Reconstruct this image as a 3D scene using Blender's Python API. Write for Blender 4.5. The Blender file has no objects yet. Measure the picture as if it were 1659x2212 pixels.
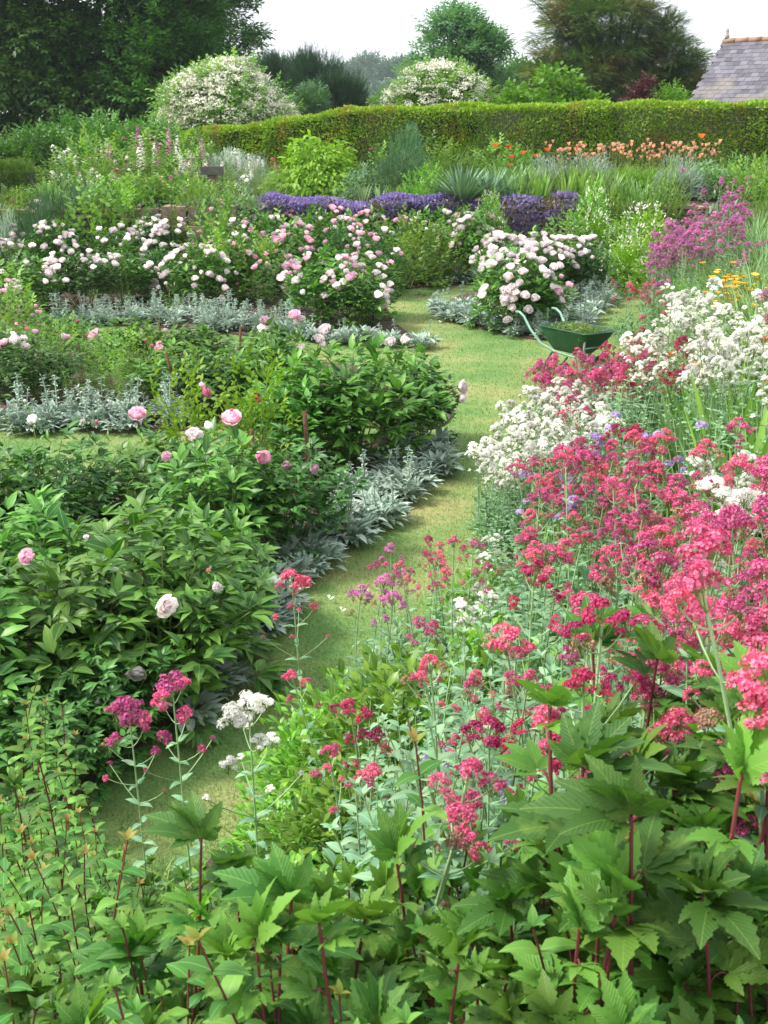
import bpy, math, numpy as np
from mathutils import Matrix, Vector, Euler
R = math.radians
PI = math.pi
rng = np.random.default_rng(11)
SC = bpy.context.scene
COL = SC.collection
# ---------------------------------------------------------------- camera, sky, sun, exposure
PITCH = R(19.8); CAMZ = 3.1; FPX = 2372.0
cd = bpy.data.cameras.new('camera'); cam = bpy.data.objects.new('camera', cd); COL.objects.link(cam)
cam.location = (0, 0, CAMZ); cam.rotation_euler = (PI/2 - PITCH, 0, 0)
cd.sensor_fit = 'VERTICAL'; cd.sensor_height = 36; cd.sensor_width = 27; cd.lens = 36*FPX/2212.0
cd.clip_start = 0.05; cd.clip_end = 3000
cd.dof.use_dof = True; cd.dof.focus_distance = 5.5; cd.dof.aperture_fstop = 16
SC.camera = cam
SUN_EL, SUN_AZ = R(50), R(-88)      # azimuth measured from +Y (away from the camera) towards +X
w = bpy.data.worlds.new('World'); SC.world = w; w.use_nodes = True
nt = w.node_tree; nt.nodes.clear()
sky = nt.nodes.new('ShaderNodeTexSky'); sky.sky_type = 'NISHITA'; sky.sun_disc = False
sky.sun_elevation = SUN_EL; sky.sun_rotation = SUN_AZ; sky.dust_density = 2.0; sky.ozone_density = 1.0
tc = nt.nodes.new('ShaderNodeTexCoord'); no = nt.nodes.new('ShaderNodeTexNoise'); no.inputs['Scale'].default_value = 2.2
no.inputs['Detail'].default_value = 6
mp = nt.nodes.new('ShaderNodeMapping'); mp.inputs['Scale'].default_value = (1, 1, 4)
rp = nt.nodes.new('ShaderNodeValToRGB'); rp.color_ramp.elements[0].position = .25; rp.color_ramp.elements[1].position = .75
rp.color_ramp.elements[0].color = (.86, .86, .86, 1); rp.color_ramp.elements[1].color = (.97, .97, .97, 1)
mx = nt.nodes.new('ShaderNodeMix'); mx.data_type = 'RGBA'
mx.inputs[7].default_value = (7.3, 7.45, 7.8, 1)
bg = nt.nodes.new('ShaderNodeBackground'); bg.inputs['Strength'].default_value = .1
wo = nt.nodes.new('ShaderNodeOutputWorld')
L = nt.links.new
L(tc.outputs['Generated'], mp.inputs[0]); L(mp.outputs[0], no.inputs[0]); L(no.outputs[0], rp.inputs[0])
L(rp.outputs[0], mx.inputs[0]); L(sky.outputs[0], mx.inputs[6]); L(mx.outputs[2], bg.inputs[0]); L(bg.outputs[0], wo.inputs[0])
sl = bpy.data.lights.new('sun', 'SUN'); sl.energy = 2.8; sl.angle = R(13); sl.color = (1, .95, .86)
so = bpy.data.objects.new('sun', sl); COL.objects.link(so)
sd = Vector((math.sin(SUN_AZ)*math.cos(SUN_EL), math.cos(SUN_AZ)*math.cos(SUN_EL), math.sin(SUN_EL)))
so.rotation_euler = sd.to_track_quat('Z', 'Y').to_euler(); so.location = (0, 0, 30)
SC.view_settings.view_transform = 'Standard'; SC.view_settings.look = 'None'
SC.view_settings.exposure = .93; SC.view_settings.gamma = 1
SC.render.engine = 'CYCLES'
SC.cycles.max_bounces = 6; SC.cycles.diffuse_bounces = 4; SC.cycles.glossy_bounces = 2
SC.cycles.transmission_bounces = 4; SC.cycles.transparent_max_bounces = 6; SC.cycles.caustics_reflective = False
SC.cycles.caustics_refractive = False; SC.cycles.use_denoising = True
# ---------------------------------------------------------------- materials
def new_mat(name):
    m = bpy.data.materials.new(name); m.use_nodes = True
    n = m.node_tree.nodes; n.clear()
    out = n.new('ShaderNodeOutputMaterial'); return m, n, m.node_tree.links.new, out
def rgb(h):
    h = h.lstrip('#'); c = [int(h[i:i+2], 16)/255 for i in (0, 2, 4)]
    return tuple((x/12.92 if x <= .04045 else ((x+.055)/1.055)**2.4) for x in c) + (1,)
def leafmat(name, a, b, rough=.5, trans=.3, rib=None, ribw=.12, noise=0, nscale=1.0, nb=None, veins=False, spec=.35, tip=None, tcol=None):
    """a..b: colour range picked per leaf; rib: midrib colour; nb: second colour family laid out by a 3D noise."""
    m, n, k, out = new_mat(name)
    at = n.new('ShaderNodeAttribute'); at.attribute_name = 'lf'
    sp = n.new('ShaderNodeSeparateColor'); k(at.outputs['Color'], sp.inputs[0])
    x = n.new('ShaderNodeMix'); x.data_type = 'RGBA'; x.inputs[6].default_value = rgb(a); x.inputs[7].default_value = rgb(b)
    k(sp.outputs[0], x.inputs[0]); cur = x.outputs[2]
    if nb:
        tcx = n.new('ShaderNodeTexCoord'); nz = n.new('ShaderNodeTexNoise'); nz.inputs['Scale'].default_value = nscale
        nz.inputs['Detail'].default_value = 5; nz.inputs['Roughness'].default_value = .65
        k(tcx.outputs['Object'], nz.inputs[0]); r = n.new('ShaderNodeValToRGB')
        r.color_ramp.elements[0].position = .52; r.color_ramp.elements[1].position = .68; k(nz.outputs[0], r.inputs[0])
        y = n.new('ShaderNodeMix'); y.data_type = 'RGBA'; y.inputs[7].default_value = rgb(nb)
        k(r.outputs[0], y.inputs[0]); k(cur, y.inputs[6]); cur = y.outputs[2]
    if tip:
        y = n.new('ShaderNodeMix'); y.data_type = 'RGBA'; y.inputs[7].default_value = rgb(tip)
        mr = n.new('ShaderNodeMapRange'); mr.inputs[1].default_value = .25; mr.inputs[2].default_value = 1; mr.inputs[4].default_value = .9
        k(sp.outputs[1], mr.inputs[0]); k(mr.outputs[0], y.inputs[0]); k(cur, y.inputs[6]); cur = y.outputs[2]
    if rib:
        mr = n.new('ShaderNodeMapRange'); mr.inputs[1].default_value = 0; mr.inputs[2].default_value = ribw
        mr.inputs[3].default_value = .55; mr.inputs[4].default_value = 0
        k(sp.outputs[2], mr.inputs[0]); y = n.new('ShaderNodeMix'); y.data_type = 'RGBA'; y.inputs[7].default_value = rgb(rib)
        k(mr.outputs[0], y.inputs[0]); k(cur, y.inputs[6]); cur = y.outputs[2]
    oi = n.new('ShaderNodeObjectInfo'); hs = n.new('ShaderNodeHueSaturation')
    mr = n.new('ShaderNodeMapRange'); mr.inputs[3].default_value = .76; mr.inputs[4].default_value = 1.3
    k(oi.outputs['Random'], mr.inputs[0]); k(mr.outputs[0], hs.inputs['Value'])
    m2 = n.new('ShaderNodeMapRange'); m2.inputs[3].default_value = .488; m2.inputs[4].default_value = .512
    k(oi.outputs['Random'], m2.inputs[0]); k(m2.outputs[0], hs.inputs['Hue'])
    k(cur, hs.inputs['Color']); cur = hs.outputs[0]
    p = n.new('ShaderNodeBsdfPrincipled'); p.inputs['Roughness'].default_value = rough
    p.inputs['Specular IOR Level'].default_value = spec
    k(cur, p.inputs['Base Color'])
    if veins:
        w1 = n.new('ShaderNodeMath'); w1.operation = 'MULTIPLY'; w1.inputs[1].default_value = 11
        w2 = n.new('ShaderNodeMath'); w2.operation = 'MULTIPLY'; w2.inputs[1].default_value = 3.2
        w3 = n.new('ShaderNodeMath'); w3.operation = 'SUBTRACT'; w4 = n.new('ShaderNodeMath'); w4.operation = 'PINGPONG'; w4.inputs[1].default_value = .5
        k(sp.outputs[1], w1.inputs[0]); k(sp.outputs[2], w2.inputs[0]); k(w1.outputs[0], w3.inputs[0]); k(w2.outputs[0], w3.inputs[1]); k(w3.outputs[0], w4.inputs[0])
        bp = n.new('ShaderNodeBump'); bp.inputs['Strength'].default_value = .3; bp.inputs['Distance'].default_value = .003
        k(w4.outputs[0], bp.inputs['Height']); k(bp.outputs[0], p.inputs['Normal'])
        vm = n.new('ShaderNodeMapRange'); vm.inputs[1].default_value = .0; vm.inputs[2].default_value = .09; vm.inputs[3].default_value = 1; vm.inputs[4].default_value = 0
        k(w4.outputs[0], vm.inputs[0]); vy = n.new('ShaderNodeMix'); vy.data_type = 'RGBA'; vy.inputs[7].default_value = rgb(rib or b)
        vs = n.new('ShaderNodeMath'); vs.operation = 'MULTIPLY'; vs.inputs[1].default_value = .10; k(vm.outputs[0], vs.inputs[0])
        k(vs.outputs[0], vy.inputs[0]); k(cur, vy.inputs[6]); cur = vy.outputs[2]; k(cur, p.inputs['Base Color'])
    if trans > 0:
        t = n.new('ShaderNodeBsdfTranslucent'); g = n.new('ShaderNodeMix'); g.data_type = 'RGBA'; g.blend_type = 'MULTIPLY'
        g.inputs[0].default_value = 1; g.inputs[7].default_value = tcol or (1.25, 1.35, .55, 1); k(cur, g.inputs[6]); k(g.outputs[2], t.inputs[0])
        ms = n.new('ShaderNodeMixShader'); ms.inputs[0].default_value = trans
        k(p.outputs[0], ms.inputs[1]); k(t.outputs[0], ms.inputs[2]); k(ms.outputs[0], out.inputs[0])
    else: k(p.outputs[0], out.inputs[0])
    return m
def petal(name, a, b, trans=.3, **kw): return leafmat(name, a, b, rough=.7, trans=trans, spec=.15, tcol=(1.05, 1.0, 1.0, 1), **kw)
def noisemat(name, cols, scale=4, rough=.85, bump=.3, bscale=None, bdist=.02, metal=0, detail=6):
    m, n, k, out = new_mat(name)
    t = n.new('ShaderNodeTexCoord'); z = n.new('ShaderNodeTexNoise'); z.inputs['Scale'].default_value = scale; z.inputs['Detail'].default_value = detail
    z.inputs['Roughness'].default_value = .6
    k(t.outputs['Object'], z.inputs[0]); r = n.new('ShaderNodeValToRGB'); e = r.color_ramp.elements
    e[0].position = .3; e[0].color = rgb(cols[0]); e[1].position = .7; e[1].color = rgb(cols[-1])
    for i, c in enumerate(cols[1:-1]):
        q = e.new(.3+.4*(i+1)/(len(cols)-1)); q.color = rgb(c)
    k(z.outputs[0], r.inputs[0]); p = n.new('ShaderNodeBsdfPrincipled'); p.inputs['Roughness'].default_value = rough
    p.inputs['Metallic'].default_value = metal; k(r.outputs[0], p.inputs['Base Color'])
    z2 = n.new('ShaderNodeTexNoise'); z2.inputs['Scale'].default_value = bscale or scale*6; z2.inputs['Detail'].default_value = 6
    k(t.outputs['Object'], z2.inputs[0]); b = n.new('ShaderNodeBump'); b.inputs['Strength'].default_value = bump; b.inputs['Distance'].default_value = bdist
    k(z2.outputs[0], b.inputs['Height']); k(b.outputs[0], p.inputs['Normal']); k(p.outputs[0], out.inputs[0])
    return m
# ---------------------------------------------------------------- mesh kit
class T:                                    # a small template shape
    def __init__(s, V, F4=(), F3=(), A=None):
        s.V = np.asarray(V, float).reshape(-1, 3); s.F4 = np.asarray(F4, int).reshape(-1, 4); s.F3 = np.asarray(F3, int).reshape(-1, 3)
        s.A = np.zeros((len(s.V), 2)) if A is None else np.asarray(A, float)
def nrm(v): return v/np.maximum(np.linalg.norm(v, axis=-1, keepdims=True), 1e-9)
def frames(d, up, s):
    d = nrm(np.atleast_2d(d).astype(float)); up = np.broadcast_to(np.atleast_2d(up).astype(float), d.shape)
    x = np.cross(d, up); bad = np.linalg.norm(x, axis=1) < 1e-3
    x[bad] = np.cross(d[bad], [1, .3, .1]); x = nrm(x); z = np.cross(x, d)
    s = np.asarray(s, float)
    if s.ndim < 2: s = np.broadcast_to(s.reshape(-1, 1), (len(d), 3))
    return np.stack([x*s[:, 0:1], d*s[:, 1:2], z*s[:, 2:3]], axis=2)
class Geo:
    def __init__(s): s.V = []; s.F4 = []; s.F3 = []; s.A = []; s.M4 = []; s.M3 = []; s.n = 0
    def add(s, t, P=((0, 0, 0),), d=(0, 1, 0), up=(0, 0, 1), sc=1.0, rnd=None, mat=0):
        P = np.atleast_2d(np.asarray(P, float)); N = len(P)
        if N == 0: return s
        d = np.broadcast_to(np.atleast_2d(d), (N, 3)); M = frames(d, up, np.broadcast_to(sc, (N,)) if np.ndim(sc) < 2 else sc)
        V = np.einsum('nij,vj->nvi', M, t.V) + P[:, None, :]
        nv = len(t.V); off = s.n + np.arange(N)*nv
        if rnd is None: rnd = rng.random(N)
        A = np.empty((N, nv, 3)); A[:, :, 0] = np.broadcast_to(rnd, (N,))[:, None]; A[:, :, 1:] = t.A[None]
        s.V.append(V.reshape(-1, 3)); s.A.append(A.reshape(-1, 3))
        if len(t.F4): f = (t.F4[None]+off[:, None, None]).reshape(-1, 4); s.F4.append(f); s.M4.append(np.full(len(f), mat))
        if len(t.F3): f = (t.F3[None]+off[:, None, None]).reshape(-1, 3); s.F3.append(f); s.M3.append(np.full(len(f), mat))
        s.n += N*nv; return s
    def tube(s, pts, r, k=5, mat=0, rnd=.5, cap=False):
        pts = np.asarray(pts, float); n = len(pts); r = np.broadcast_to(r, (n,)).astype(float)
        tg = nrm(np.gradient(pts, axis=0)); ref = np.array([.31, .52, .79]); x = nrm(np.cross(tg, ref)); y = np.cross(tg, x)
        a = np.arange(k)/k*2*PI
        V = pts[:, None]+r[:, None, None]*(np.cos(a)[None, :, None]*x[:, None]+np.sin(a)[None, :, None]*y[:, None])
        F = [(i*k+j, i*k+(j+1) % k, (i+1)*k+(j+1) % k, (i+1)*k+j) for i in range(n-1) for j in range(k)]
        V = V.reshape(-1, 3); F3 = []
        A = np.zeros((len(V), 2)); A[:, 0] = np.repeat(np.linspace(0, 1, n), k); A[:, 1] = 1
        if cap:
            V = np.vstack([V, pts[0], pts[-1]]); A = np.vstack([A, [0, 1], [1, 1]]); c0 = n*k; c1 = c0+1
            for j in range(k): F3.append((c0, (j+1) % k, j)); F3.append((c1, (n-1)*k+j, (n-1)*k+(j+1) % k))
        return s.add(T(V, F, F3, A), rnd=np.array([rnd]), mat=mat)
    def box(s, c, h, rot=None, mat=0, rnd=.5, bev=0):
        c = np.asarray(c, float); h = np.asarray(h, float)
        V = np.array([(x, y, z) for x in (-1, 1) for y in (-1, 1) for z in (-1, 1)], float)*h
        F = [(0, 1, 3, 2), (4, 6, 7, 5), (0, 4, 5, 1), (2, 3, 7, 6), (0, 2, 6, 4), (1, 5, 7, 3)]
        if rot is not None: V = V@np.asarray(Euler(rot).to_matrix()).T
        s.add(T(V+c, F, (), np.ones((8, 2))), rnd=np.array([rnd]), mat=mat); return s
    def mesh(s, name, mats, smooth=True):
        me = bpy.data.meshes.new(name); V = np.vstack(s.V); A = np.vstack(s.A)
        F4 = np.vstack(s.F4) if s.F4 else np.zeros((0, 4), int); F3 = np.vstack(s.F3) if s.F3 else np.zeros((0, 3), int)
        lv = np.concatenate([F4.ravel(), F3.ravel()]).astype(np.int32); nf = len(F4)+len(F3)
        ls = np.concatenate([np.arange(len(F4))*4, len(F4)*4+np.arange(len(F3))*3]).astype(np.int32)
        me.vertices.add(len(V)); me.vertices.foreach_set('co', V.astype(np.float32).ravel())
        me.loops.add(len(lv)); me.loops.foreach_set('vertex_index', lv)
        me.polygons.add(nf); me.polygons.foreach_set('loop_start', ls)
        mi = np.concatenate(s.M4+s.M3).astype(np.int32); me.polygons.foreach_set('material_index', mi)
        me.polygons.foreach_set('use_smooth', np.full(nf, smooth))
        for m in (mats if isinstance(mats, (list, tuple)) else [mats]): me.materials.append(m)
        me.update(calc_edges=True)
        at = me.attributes.new('lf', 'FLOAT_COLOR', 'POINT'); c = np.ones((len(V), 4), np.float32); c[:, :3] = A; at.data.foreach_set('color', c.ravel())
        return me
PROF = dict(
    lance=lambda t: np.sin(PI*t**.75)**.85, ovate=lambda t: np.sin(PI*np.clip(t, 0, 1)**.6)**.8, obov=lambda t: np.sin(PI*t**1.35)**.8,
    strap=lambda t: np.minimum(1, t*6+.5)*(1-t**3)**.7, blade=lambda t: (1-t)**.7, petal=lambda t: np.clip(np.sin(PI*(t*.80+.05)**1.3), .12, 1),
    round=lambda t: np.sin(PI*np.clip(t, .01, .99))**.5)
def leaf(L_=1., W=.3, n=3, fold=.2, curl=.4, prof='lance', serr=0., ruf=0., cup=0.):
    t = np.linspace(0, 1, n+1); ang = curl*t**1.2; st = L_/n
    y = np.concatenate([[0], np.cumsum(np.cos(ang[1:])*st)]); z = np.concatenate([[0], -np.cumsum(np.sin(ang[1:])*st)])
    wd = np.maximum(PROF[prof](t)*W/2, .012*W)
    if serr: wd = wd*(1+serr*np.where(np.arange(n+1) % 2 == 1, 1, -.6)); wd[-1] = .012*W
    V = []; A = []
    for i in range(n+1):
        rz = ruf*W*math.sin(i*2.4)
        V += [(-wd[i], y[i], z[i]+fold*wd[i]+cup*wd[i]**2/W+rz), (0, y[i], z[i]), (wd[i], y[i], z[i]+fold*wd[i]+cup*wd[i]**2/W-rz)]
        A += [(t[i], wd[i]/W*2), (t[i], 0), (t[i], wd[i]/W*2)]
    F = []
    for i in range(n):
        a = i*3; F += [(a, a+1, a+4, a+3), (a+1, a+2, a+5, a+4)]
    return T(V, F, (), A)
def rd(n, lo=-.2, hi=1.):                                  # random unit directions, z between lo and hi
    a = rng.random(n)*2*PI; z = rng.uniform(lo, hi, n); q = np.sqrt(np.maximum(0, 1-z*z)); return np.stack([q*np.cos(a), q*np.sin(a), z], 1)
def U(a, b, n=None): return rng.uniform(a, b, n)
# ---------------------------------------------------------------- object kit
def link(o, parent=None):
    COL.objects.link(o)
    if parent is not None: o.parent = parent
    return o
def ob(name, me, parent=None, loc=(0, 0, 0), rot=(0, 0, 0), sc=(1, 1, 1)):
    o = bpy.data.objects.new(name, me); o.location = loc; o.rotation_euler = rot
    o.scale = (sc, sc, sc) if np.ndim(sc) == 0 else sc
    return link(o, parent)
def tag(o, label=None, cat=None, group=None, kind=None):
    if label: o['label'] = label
    if cat: o['category'] = cat
    if group: o['group'] = group
    if kind: o['kind'] = kind
    return o
def thing(name, loc, label, cat, group=None, rz=0., rot=None):
    return tag(ob(name, None, None, loc, rot or (0, 0, rz)), label, cat, group)
# ---------------------------------------------------------------- the lie of the land
FW = np.array([0, math.cos(PITCH), -math.sin(PITCH)]); UPV = np.array([0, math.sin(PITCH), math.cos(PITCH)])
def ray(px, py): return FW+np.array([(px-829.5)/FPX, 0, 0])+UPV*((1106-py)/FPX)
EDGE = np.array([(60, 60), (12, 36), (8.2, 29), (6.0, 23.2), (5.3, 20.5), (4.3, 17.), (3.25, 13.9), (2.35, 12), (1.45, 9.7), (1.05, 8.3), (.5, 6.5), (.05, 5.4), (-.45, 4.75), (-.85, 4.05), (-1.5, 3.55), (-3, 3.25), (-8, 3.1), (-60, 2.8)], float)
POLY = np.vstack([EDGE, [(-60, -60), (60, -60)]])
def seg_dist(P, L0):
    d = np.full(len(P), 1e9)
    for a, b in zip(L0[:-1], L0[1:]):
        ab = b-a; t = np.clip(((P-a)@ab)/(ab@ab), 0, 1); d = np.minimum(d, np.linalg.norm(P-(a+t[:, None]*ab), axis=1))
    return d
def inside(P, Q):
    r = np.zeros(len(P), bool); n = len(Q)
    for i in range(n):
        (x1, y1), (x2, y2) = Q[i], Q[(i+1) % n]
        c = ((y1 > P[:, 1]) != (y2 > P[:, 1]))
        with np.errstate(divide='ignore', invalid='ignore'): c &= P[:, 0] < (x2-x1)*(P[:, 1]-y1)/(y2-y1+1e-12)+x1
        r ^= c
    return r
TER = 1.38
def wall_y(x): return 23.2+.5*np.sin(np.asarray(x, float)*.35+.6)-.012*np.maximum(0, -np.asarray(x, float)-2)**2
def terrain(x, y):
    P = np.stack([np.atleast_1d(x).astype(float), np.atleast_1d(y).astype(float)], 1)
    d = seg_dist(P, EDGE)*np.where(inside(P, POLY), 1, -1)
    h = np.clip(d, 0, None)*.52; h = np.where(h < 1.2, h, 1.2+.3*(1-np.exp(-(h-1.2)/.3)))
    h = h + np.where(d > .3, .04*np.sin(P[:, 0]*2.1+1)*np.sin(P[:, 1]*1.7), 0)
    wt = np.clip((P[:, 1]-wall_y(P[:, 0])-.12)/.1, 0, 1)
    return np.maximum(h, wt*TER)
def gz(x, y): return float(terrain(x, y)[0])
def G(px, py, z=0.):
    r = ray(px, py); t = (z-CAMZ)/r[2]; return np.array([r[0]*t, r[1]*t, z])
TT = np.geomspace(.8, 80, 900)
def top(px, py, h, ymax=None):                              # base of a plant of height h whose top shows at that place
    r = ray(px, py); X = r[0]*TT; Y = r[1]*TT; Z = CAMZ+r[2]*TT
    ok = np.where(Z-terrain(X, Y) <= h)[0]
    if len(ok) == 0: return None
    i = ok[0]
    if Y[i] > 22.4 and (ymax is None): return None
    return np.array([X[i], Y[i], gz(X[i], Y[i])])
def at(px, py, Y):
    r = ray(px, py); t = Y/r[1]; return np.array([r[0]*t, Y, CAMZ+r[2]*t])
def stand(px, py, Y):                                       # base point and height of a plant whose top shows at px, py and that stands at depth Y
    p = at(px, py, Y); g = gz(p[0], Y); return np.array([p[0], Y, g]), p[2]-g
# ---------------------------------------------------------------- plant materials
M = {}
M['peony'] = leafmat('peony_leaf', '#2f5f28', '#74a646', rough=.4, rib='#a3c06c', ribw=.10, trans=.22)
M['peonyd'] = leafmat('peony_leaf_dark', '#28522a', '#5a8c40', rough=.4, rib='#8cb060', ribw=.10, trans=.2)
M['rose'] = leafmat('rose_leaf', '#466f30', '#8fb455', rough=.5, trans=.3)
M['lime'] = leafmat('lime_leaf', '#669626', '#9cc63e', rough=.5, trans=.35)
M['silver'] = leafmat('silver_leaf', '#839c8c', '#bccabd', rough=1., trans=.15, spec=.05, rib='#d0dad0', ribw=.1, tcol=(1, 1.05, .9, 1))
M['glauc'] = leafmat('glaucous_leaf', '#5c8a66', '#94b78e', rough=.6, trans=.22, rib='#c3d8b6', ribw=.08)
M['gstem'] = leafmat('valerian_stem', '#8aa878', '#a8c08c', rough=.6, trans=0)
M['choisya'] = leafmat('glossy_leaf', '#487f26', '#8aba40', rough=.35, trans=.3, rib='#c6e084', ribw=.08)
M['fil'] = leafmat('palmate_leaf', '#32622b', '#74a242', nb='#6f9440', nscale=14., rough=.5, trans=.3, rib='#8fb054', ribw=.06, veins=True)
M['yfil'] = leafmat('yellowing_palmate_leaf', '#a0a832', '#c8b84a', rough=.5, trans=.35, rib='#d8d070', ribw=.06)
M['redstem'] = leafmat('red_stem', '#5c2c2e', '#8a444a', rough=.5, trans=0)
M['brownstem'] = leafmat('green_stem', '#6d8043', '#8ea25c', rough=.6, trans=0)
M['phlox'] = leafmat('pointed_leaf', '#3c7430', '#80b04e', rough=.5, trans=.3, rib='#a8c878', ribw=.07)
M['tip'] = leafmat('young_tip_leaf', '#7c9a40', '#a8864e', rough=.5, trans=.35)
M['grassy'] = leafmat('grass_leaf', '#5a8a3a', '#9cc05c', rough=.5, trans=.3)
M['iris'] = leafmat('iris_leaf', '#6c9668', '#a5c28a', rough=.55, trans=.25)
M['yucca'] = leafmat('yucca_leaf', '#4d7358', '#86a580', rough=.5, trans=.1)
M['rosem'] = leafmat('needle_leaf', '#3f6a48', '#6f9a6c', rough=.6, trans=.15)
M['dry'] = leafmat('dry_stem', '#a08a5a', '#c8b083', rough=.8, trans=0)
M['pink'] = petal('crimson_pink_petal', '#bf3062', '#f493b6')
M['rosy'] = petal('rose_pink_petal', '#b62c72', '#f490be')
M['mag'] = petal('magenta_petal', '#bf58a4', '#e8a8d4')
M['crim'] = petal('crimson_petal', '#a01c48', '#da5c8a')
M['white'] = petal('white_petal', '#eef0e2', '#ffffff', trans=.42)
M['blush'] = petal('blush_petal', '#faf0f2', '#fffcfc', nb='#fbeaf1', nscale=9., trans=.45)
M['ppink'] = petal('peony_pink_petal', '#f4c4dc', '#fbe4ee', nb='#e698c2', nscale=14.)
M['rpink'] = petal('rose_petal', '#dd6a9c', '#f4a6c4')
M['lilac'] = petal('lilac_petal', '#a78cc8', '#cdb8e2')
M['purple'] = petal('purple_petal', '#74679f', '#aca0d0')
M['orange'] = petal('orange_petal', '#f0642c', '#f78a4a')
M['peach'] = petal('peach_petal', '#f4b292', '#fad8c2')
M['yellow'] = petal('yellow_petal', '#f0b428', '#fad860')
M['cream'] = petal('cream_petal', '#eeeeda', '#fcfcf2')
M['stamen'] = petal('stamen', '#c79a3a', '#e0c060')
M['seedh'] = leafmat('seedhead', '#8c6a52', '#b6937a', rough=.9, trans=0)
M['wood'] = noisemat('stake_wood', ['#4a3026', '#6a4636', '#7d5a46'], scale=8, bump=.5)
M['bark'] = noisemat('bark', ['#2e261f', '#4a4034', '#5c5040'], scale=3, bump=.8, bdist=.05)
# ---------------------------------------------------------------- leaf templates
LF = dict(peo=leaf(1, .36, 4, .25, .6), lance=leaf(1, .30, 3, .25, .5), lance5=leaf(1, .34, 5, .3, .7), ovate=leaf(1, .5, 3, .15, .5, 'ovate'), ovate5=leaf(1, .48, 5, .2, .8, 'ovate'),
          obov=leaf(1, .40, 4, .2, .5, 'obov'), needle=leaf(1, .10, 2, .2, .3), blade=leaf(1, .06, 5, .3, .9, 'blade'), sword=leaf(1, .075, 4, .3, .25, 'strap'),
          silver=leaf(1, .34, 4, .35, .6, 'lance', cup=.5), roundl=leaf(1, .8, 3, .1, .4, 'round'), val=leaf(1, .42, 4, .22, .8, 'ovate'),
          pet=leaf(1, .75, 3, .1, -.5, 'petal', cup=.8), petr=leaf(1, .9, 4, .05, -.9, 'petal', cup=1.2, ruf=.05), serr=leaf(1, .40, 14, .25, .5, 'lance', serr=.2),
          sprig=None, strip=leaf(1, .05, 1, 0, 0, 'strap'))
def merge(items):                                           # several placed templates as one template
    V = []; F4 = []; A = []; n = 0
    for t, p, d, up, s in items:
        Mx = frames(d, up, s)[0]; V.append(t.V@Mx.T+np.asarray(p)); F4.append(t.F4+n); A.append(t.A); n += len(t.V)
    return T(np.vstack(V), np.vstack(F4), (), np.vstack(A))
def sprig(lf, k=5, ln=1., ls=.4, spread=.9, seed=0):        # a twig of k alternate leaves along +Y
    r = np.random.default_rng(seed); it = []
    for i in range(k):
        y = ln*(i/(k-.5)); sgn = 1 if i % 2 else -1; a = spread*(1-.8*i/k)
        it.append((lf, (0, y, 0), (sgn*math.sin(a), math.cos(a), r.uniform(-.2, .3)), (r.uniform(-.3, .3), 0, 1), ls*r.uniform(.8, 1.1)))
    return merge(it)
q1 = leaf(1, .5, 1, .2, .2, 'round'); q1 = T([(-.22, .4, .05), (0, 0, 0), (.22, .4, .05), (0, 1, -.08)], [(1, 2, 3, 0)], (), [(.4, 1), (0, 0), (.4, 1), (1, 0)])
qn = T([(-.07, .4, .02), (0, 0, 0), (.07, .4, .02), (0, 1, -.08)], [(1, 2, 3, 0)], (), [(.4, 1), (0, 0), (.4, 1), (1, 0)])
LF['q'] = q1; LF['qn'] = qn
LF['sp_q'] = sprig(q1, 7, 1., .45, 1.0, 1); LF['sp_yew'] = sprig(qn, 11, 1., .42, .8, 2); LF['sp_ov'] = sprig(LF['ovate'], 5, 1., .5, 1.1, 3)
def perp(d):                                                # random perpendicular of each direction
    r = rd(len(d), -1, 1); return nrm(np.cross(d, r))
def curve(p0, p1, bow=(0, 0, 0), n=5):
    t = np.linspace(0, 1, n)[:, None]; p0 = np.asarray(p0, float); p1 = np.asarray(p1, float)
    return p0*(1-t)+p1*t+np.asarray(bow)*(4*t*(1-t))
# ---- peony ------------------------------------------------------
def compound(P, D, size):                                    # nine-leaflet leaves at petiole ends P, pointing D
    a = P; n = len(a); up = nrm(np.array([0, 0, 1.])+.35*rd(n, -1, 1)); x = nrm(np.cross(D, up)); z = np.cross(x, D)
    PP = []; DD = []; UU = []; SS = []
    for g, ga, off in ((0, 0, .35), (1, .95, .0), (2, -.95, .0)):
        gd = D*math.cos(ga)+x*math.sin(ga)
        gx = nrm(np.cross(gd, up)); base = P+gd*(size*(.35+off))[:, None]*.6
        for la in (-.55, 0, .55):
            dd = gd*math.cos(la)+gx*math.sin(la)+.15*rd(n, -1, 1)-z*.0
            PP.append(base); DD.append(dd); UU.append(up+.4*rd(n, -1, 1)); SS.append(size*(1 if la == 0 else .8)*U(.85, 1.15, n))
    return np.vstack(PP), np.vstack(DD), np.vstack(UU), np.concatenate(SS)
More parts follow.
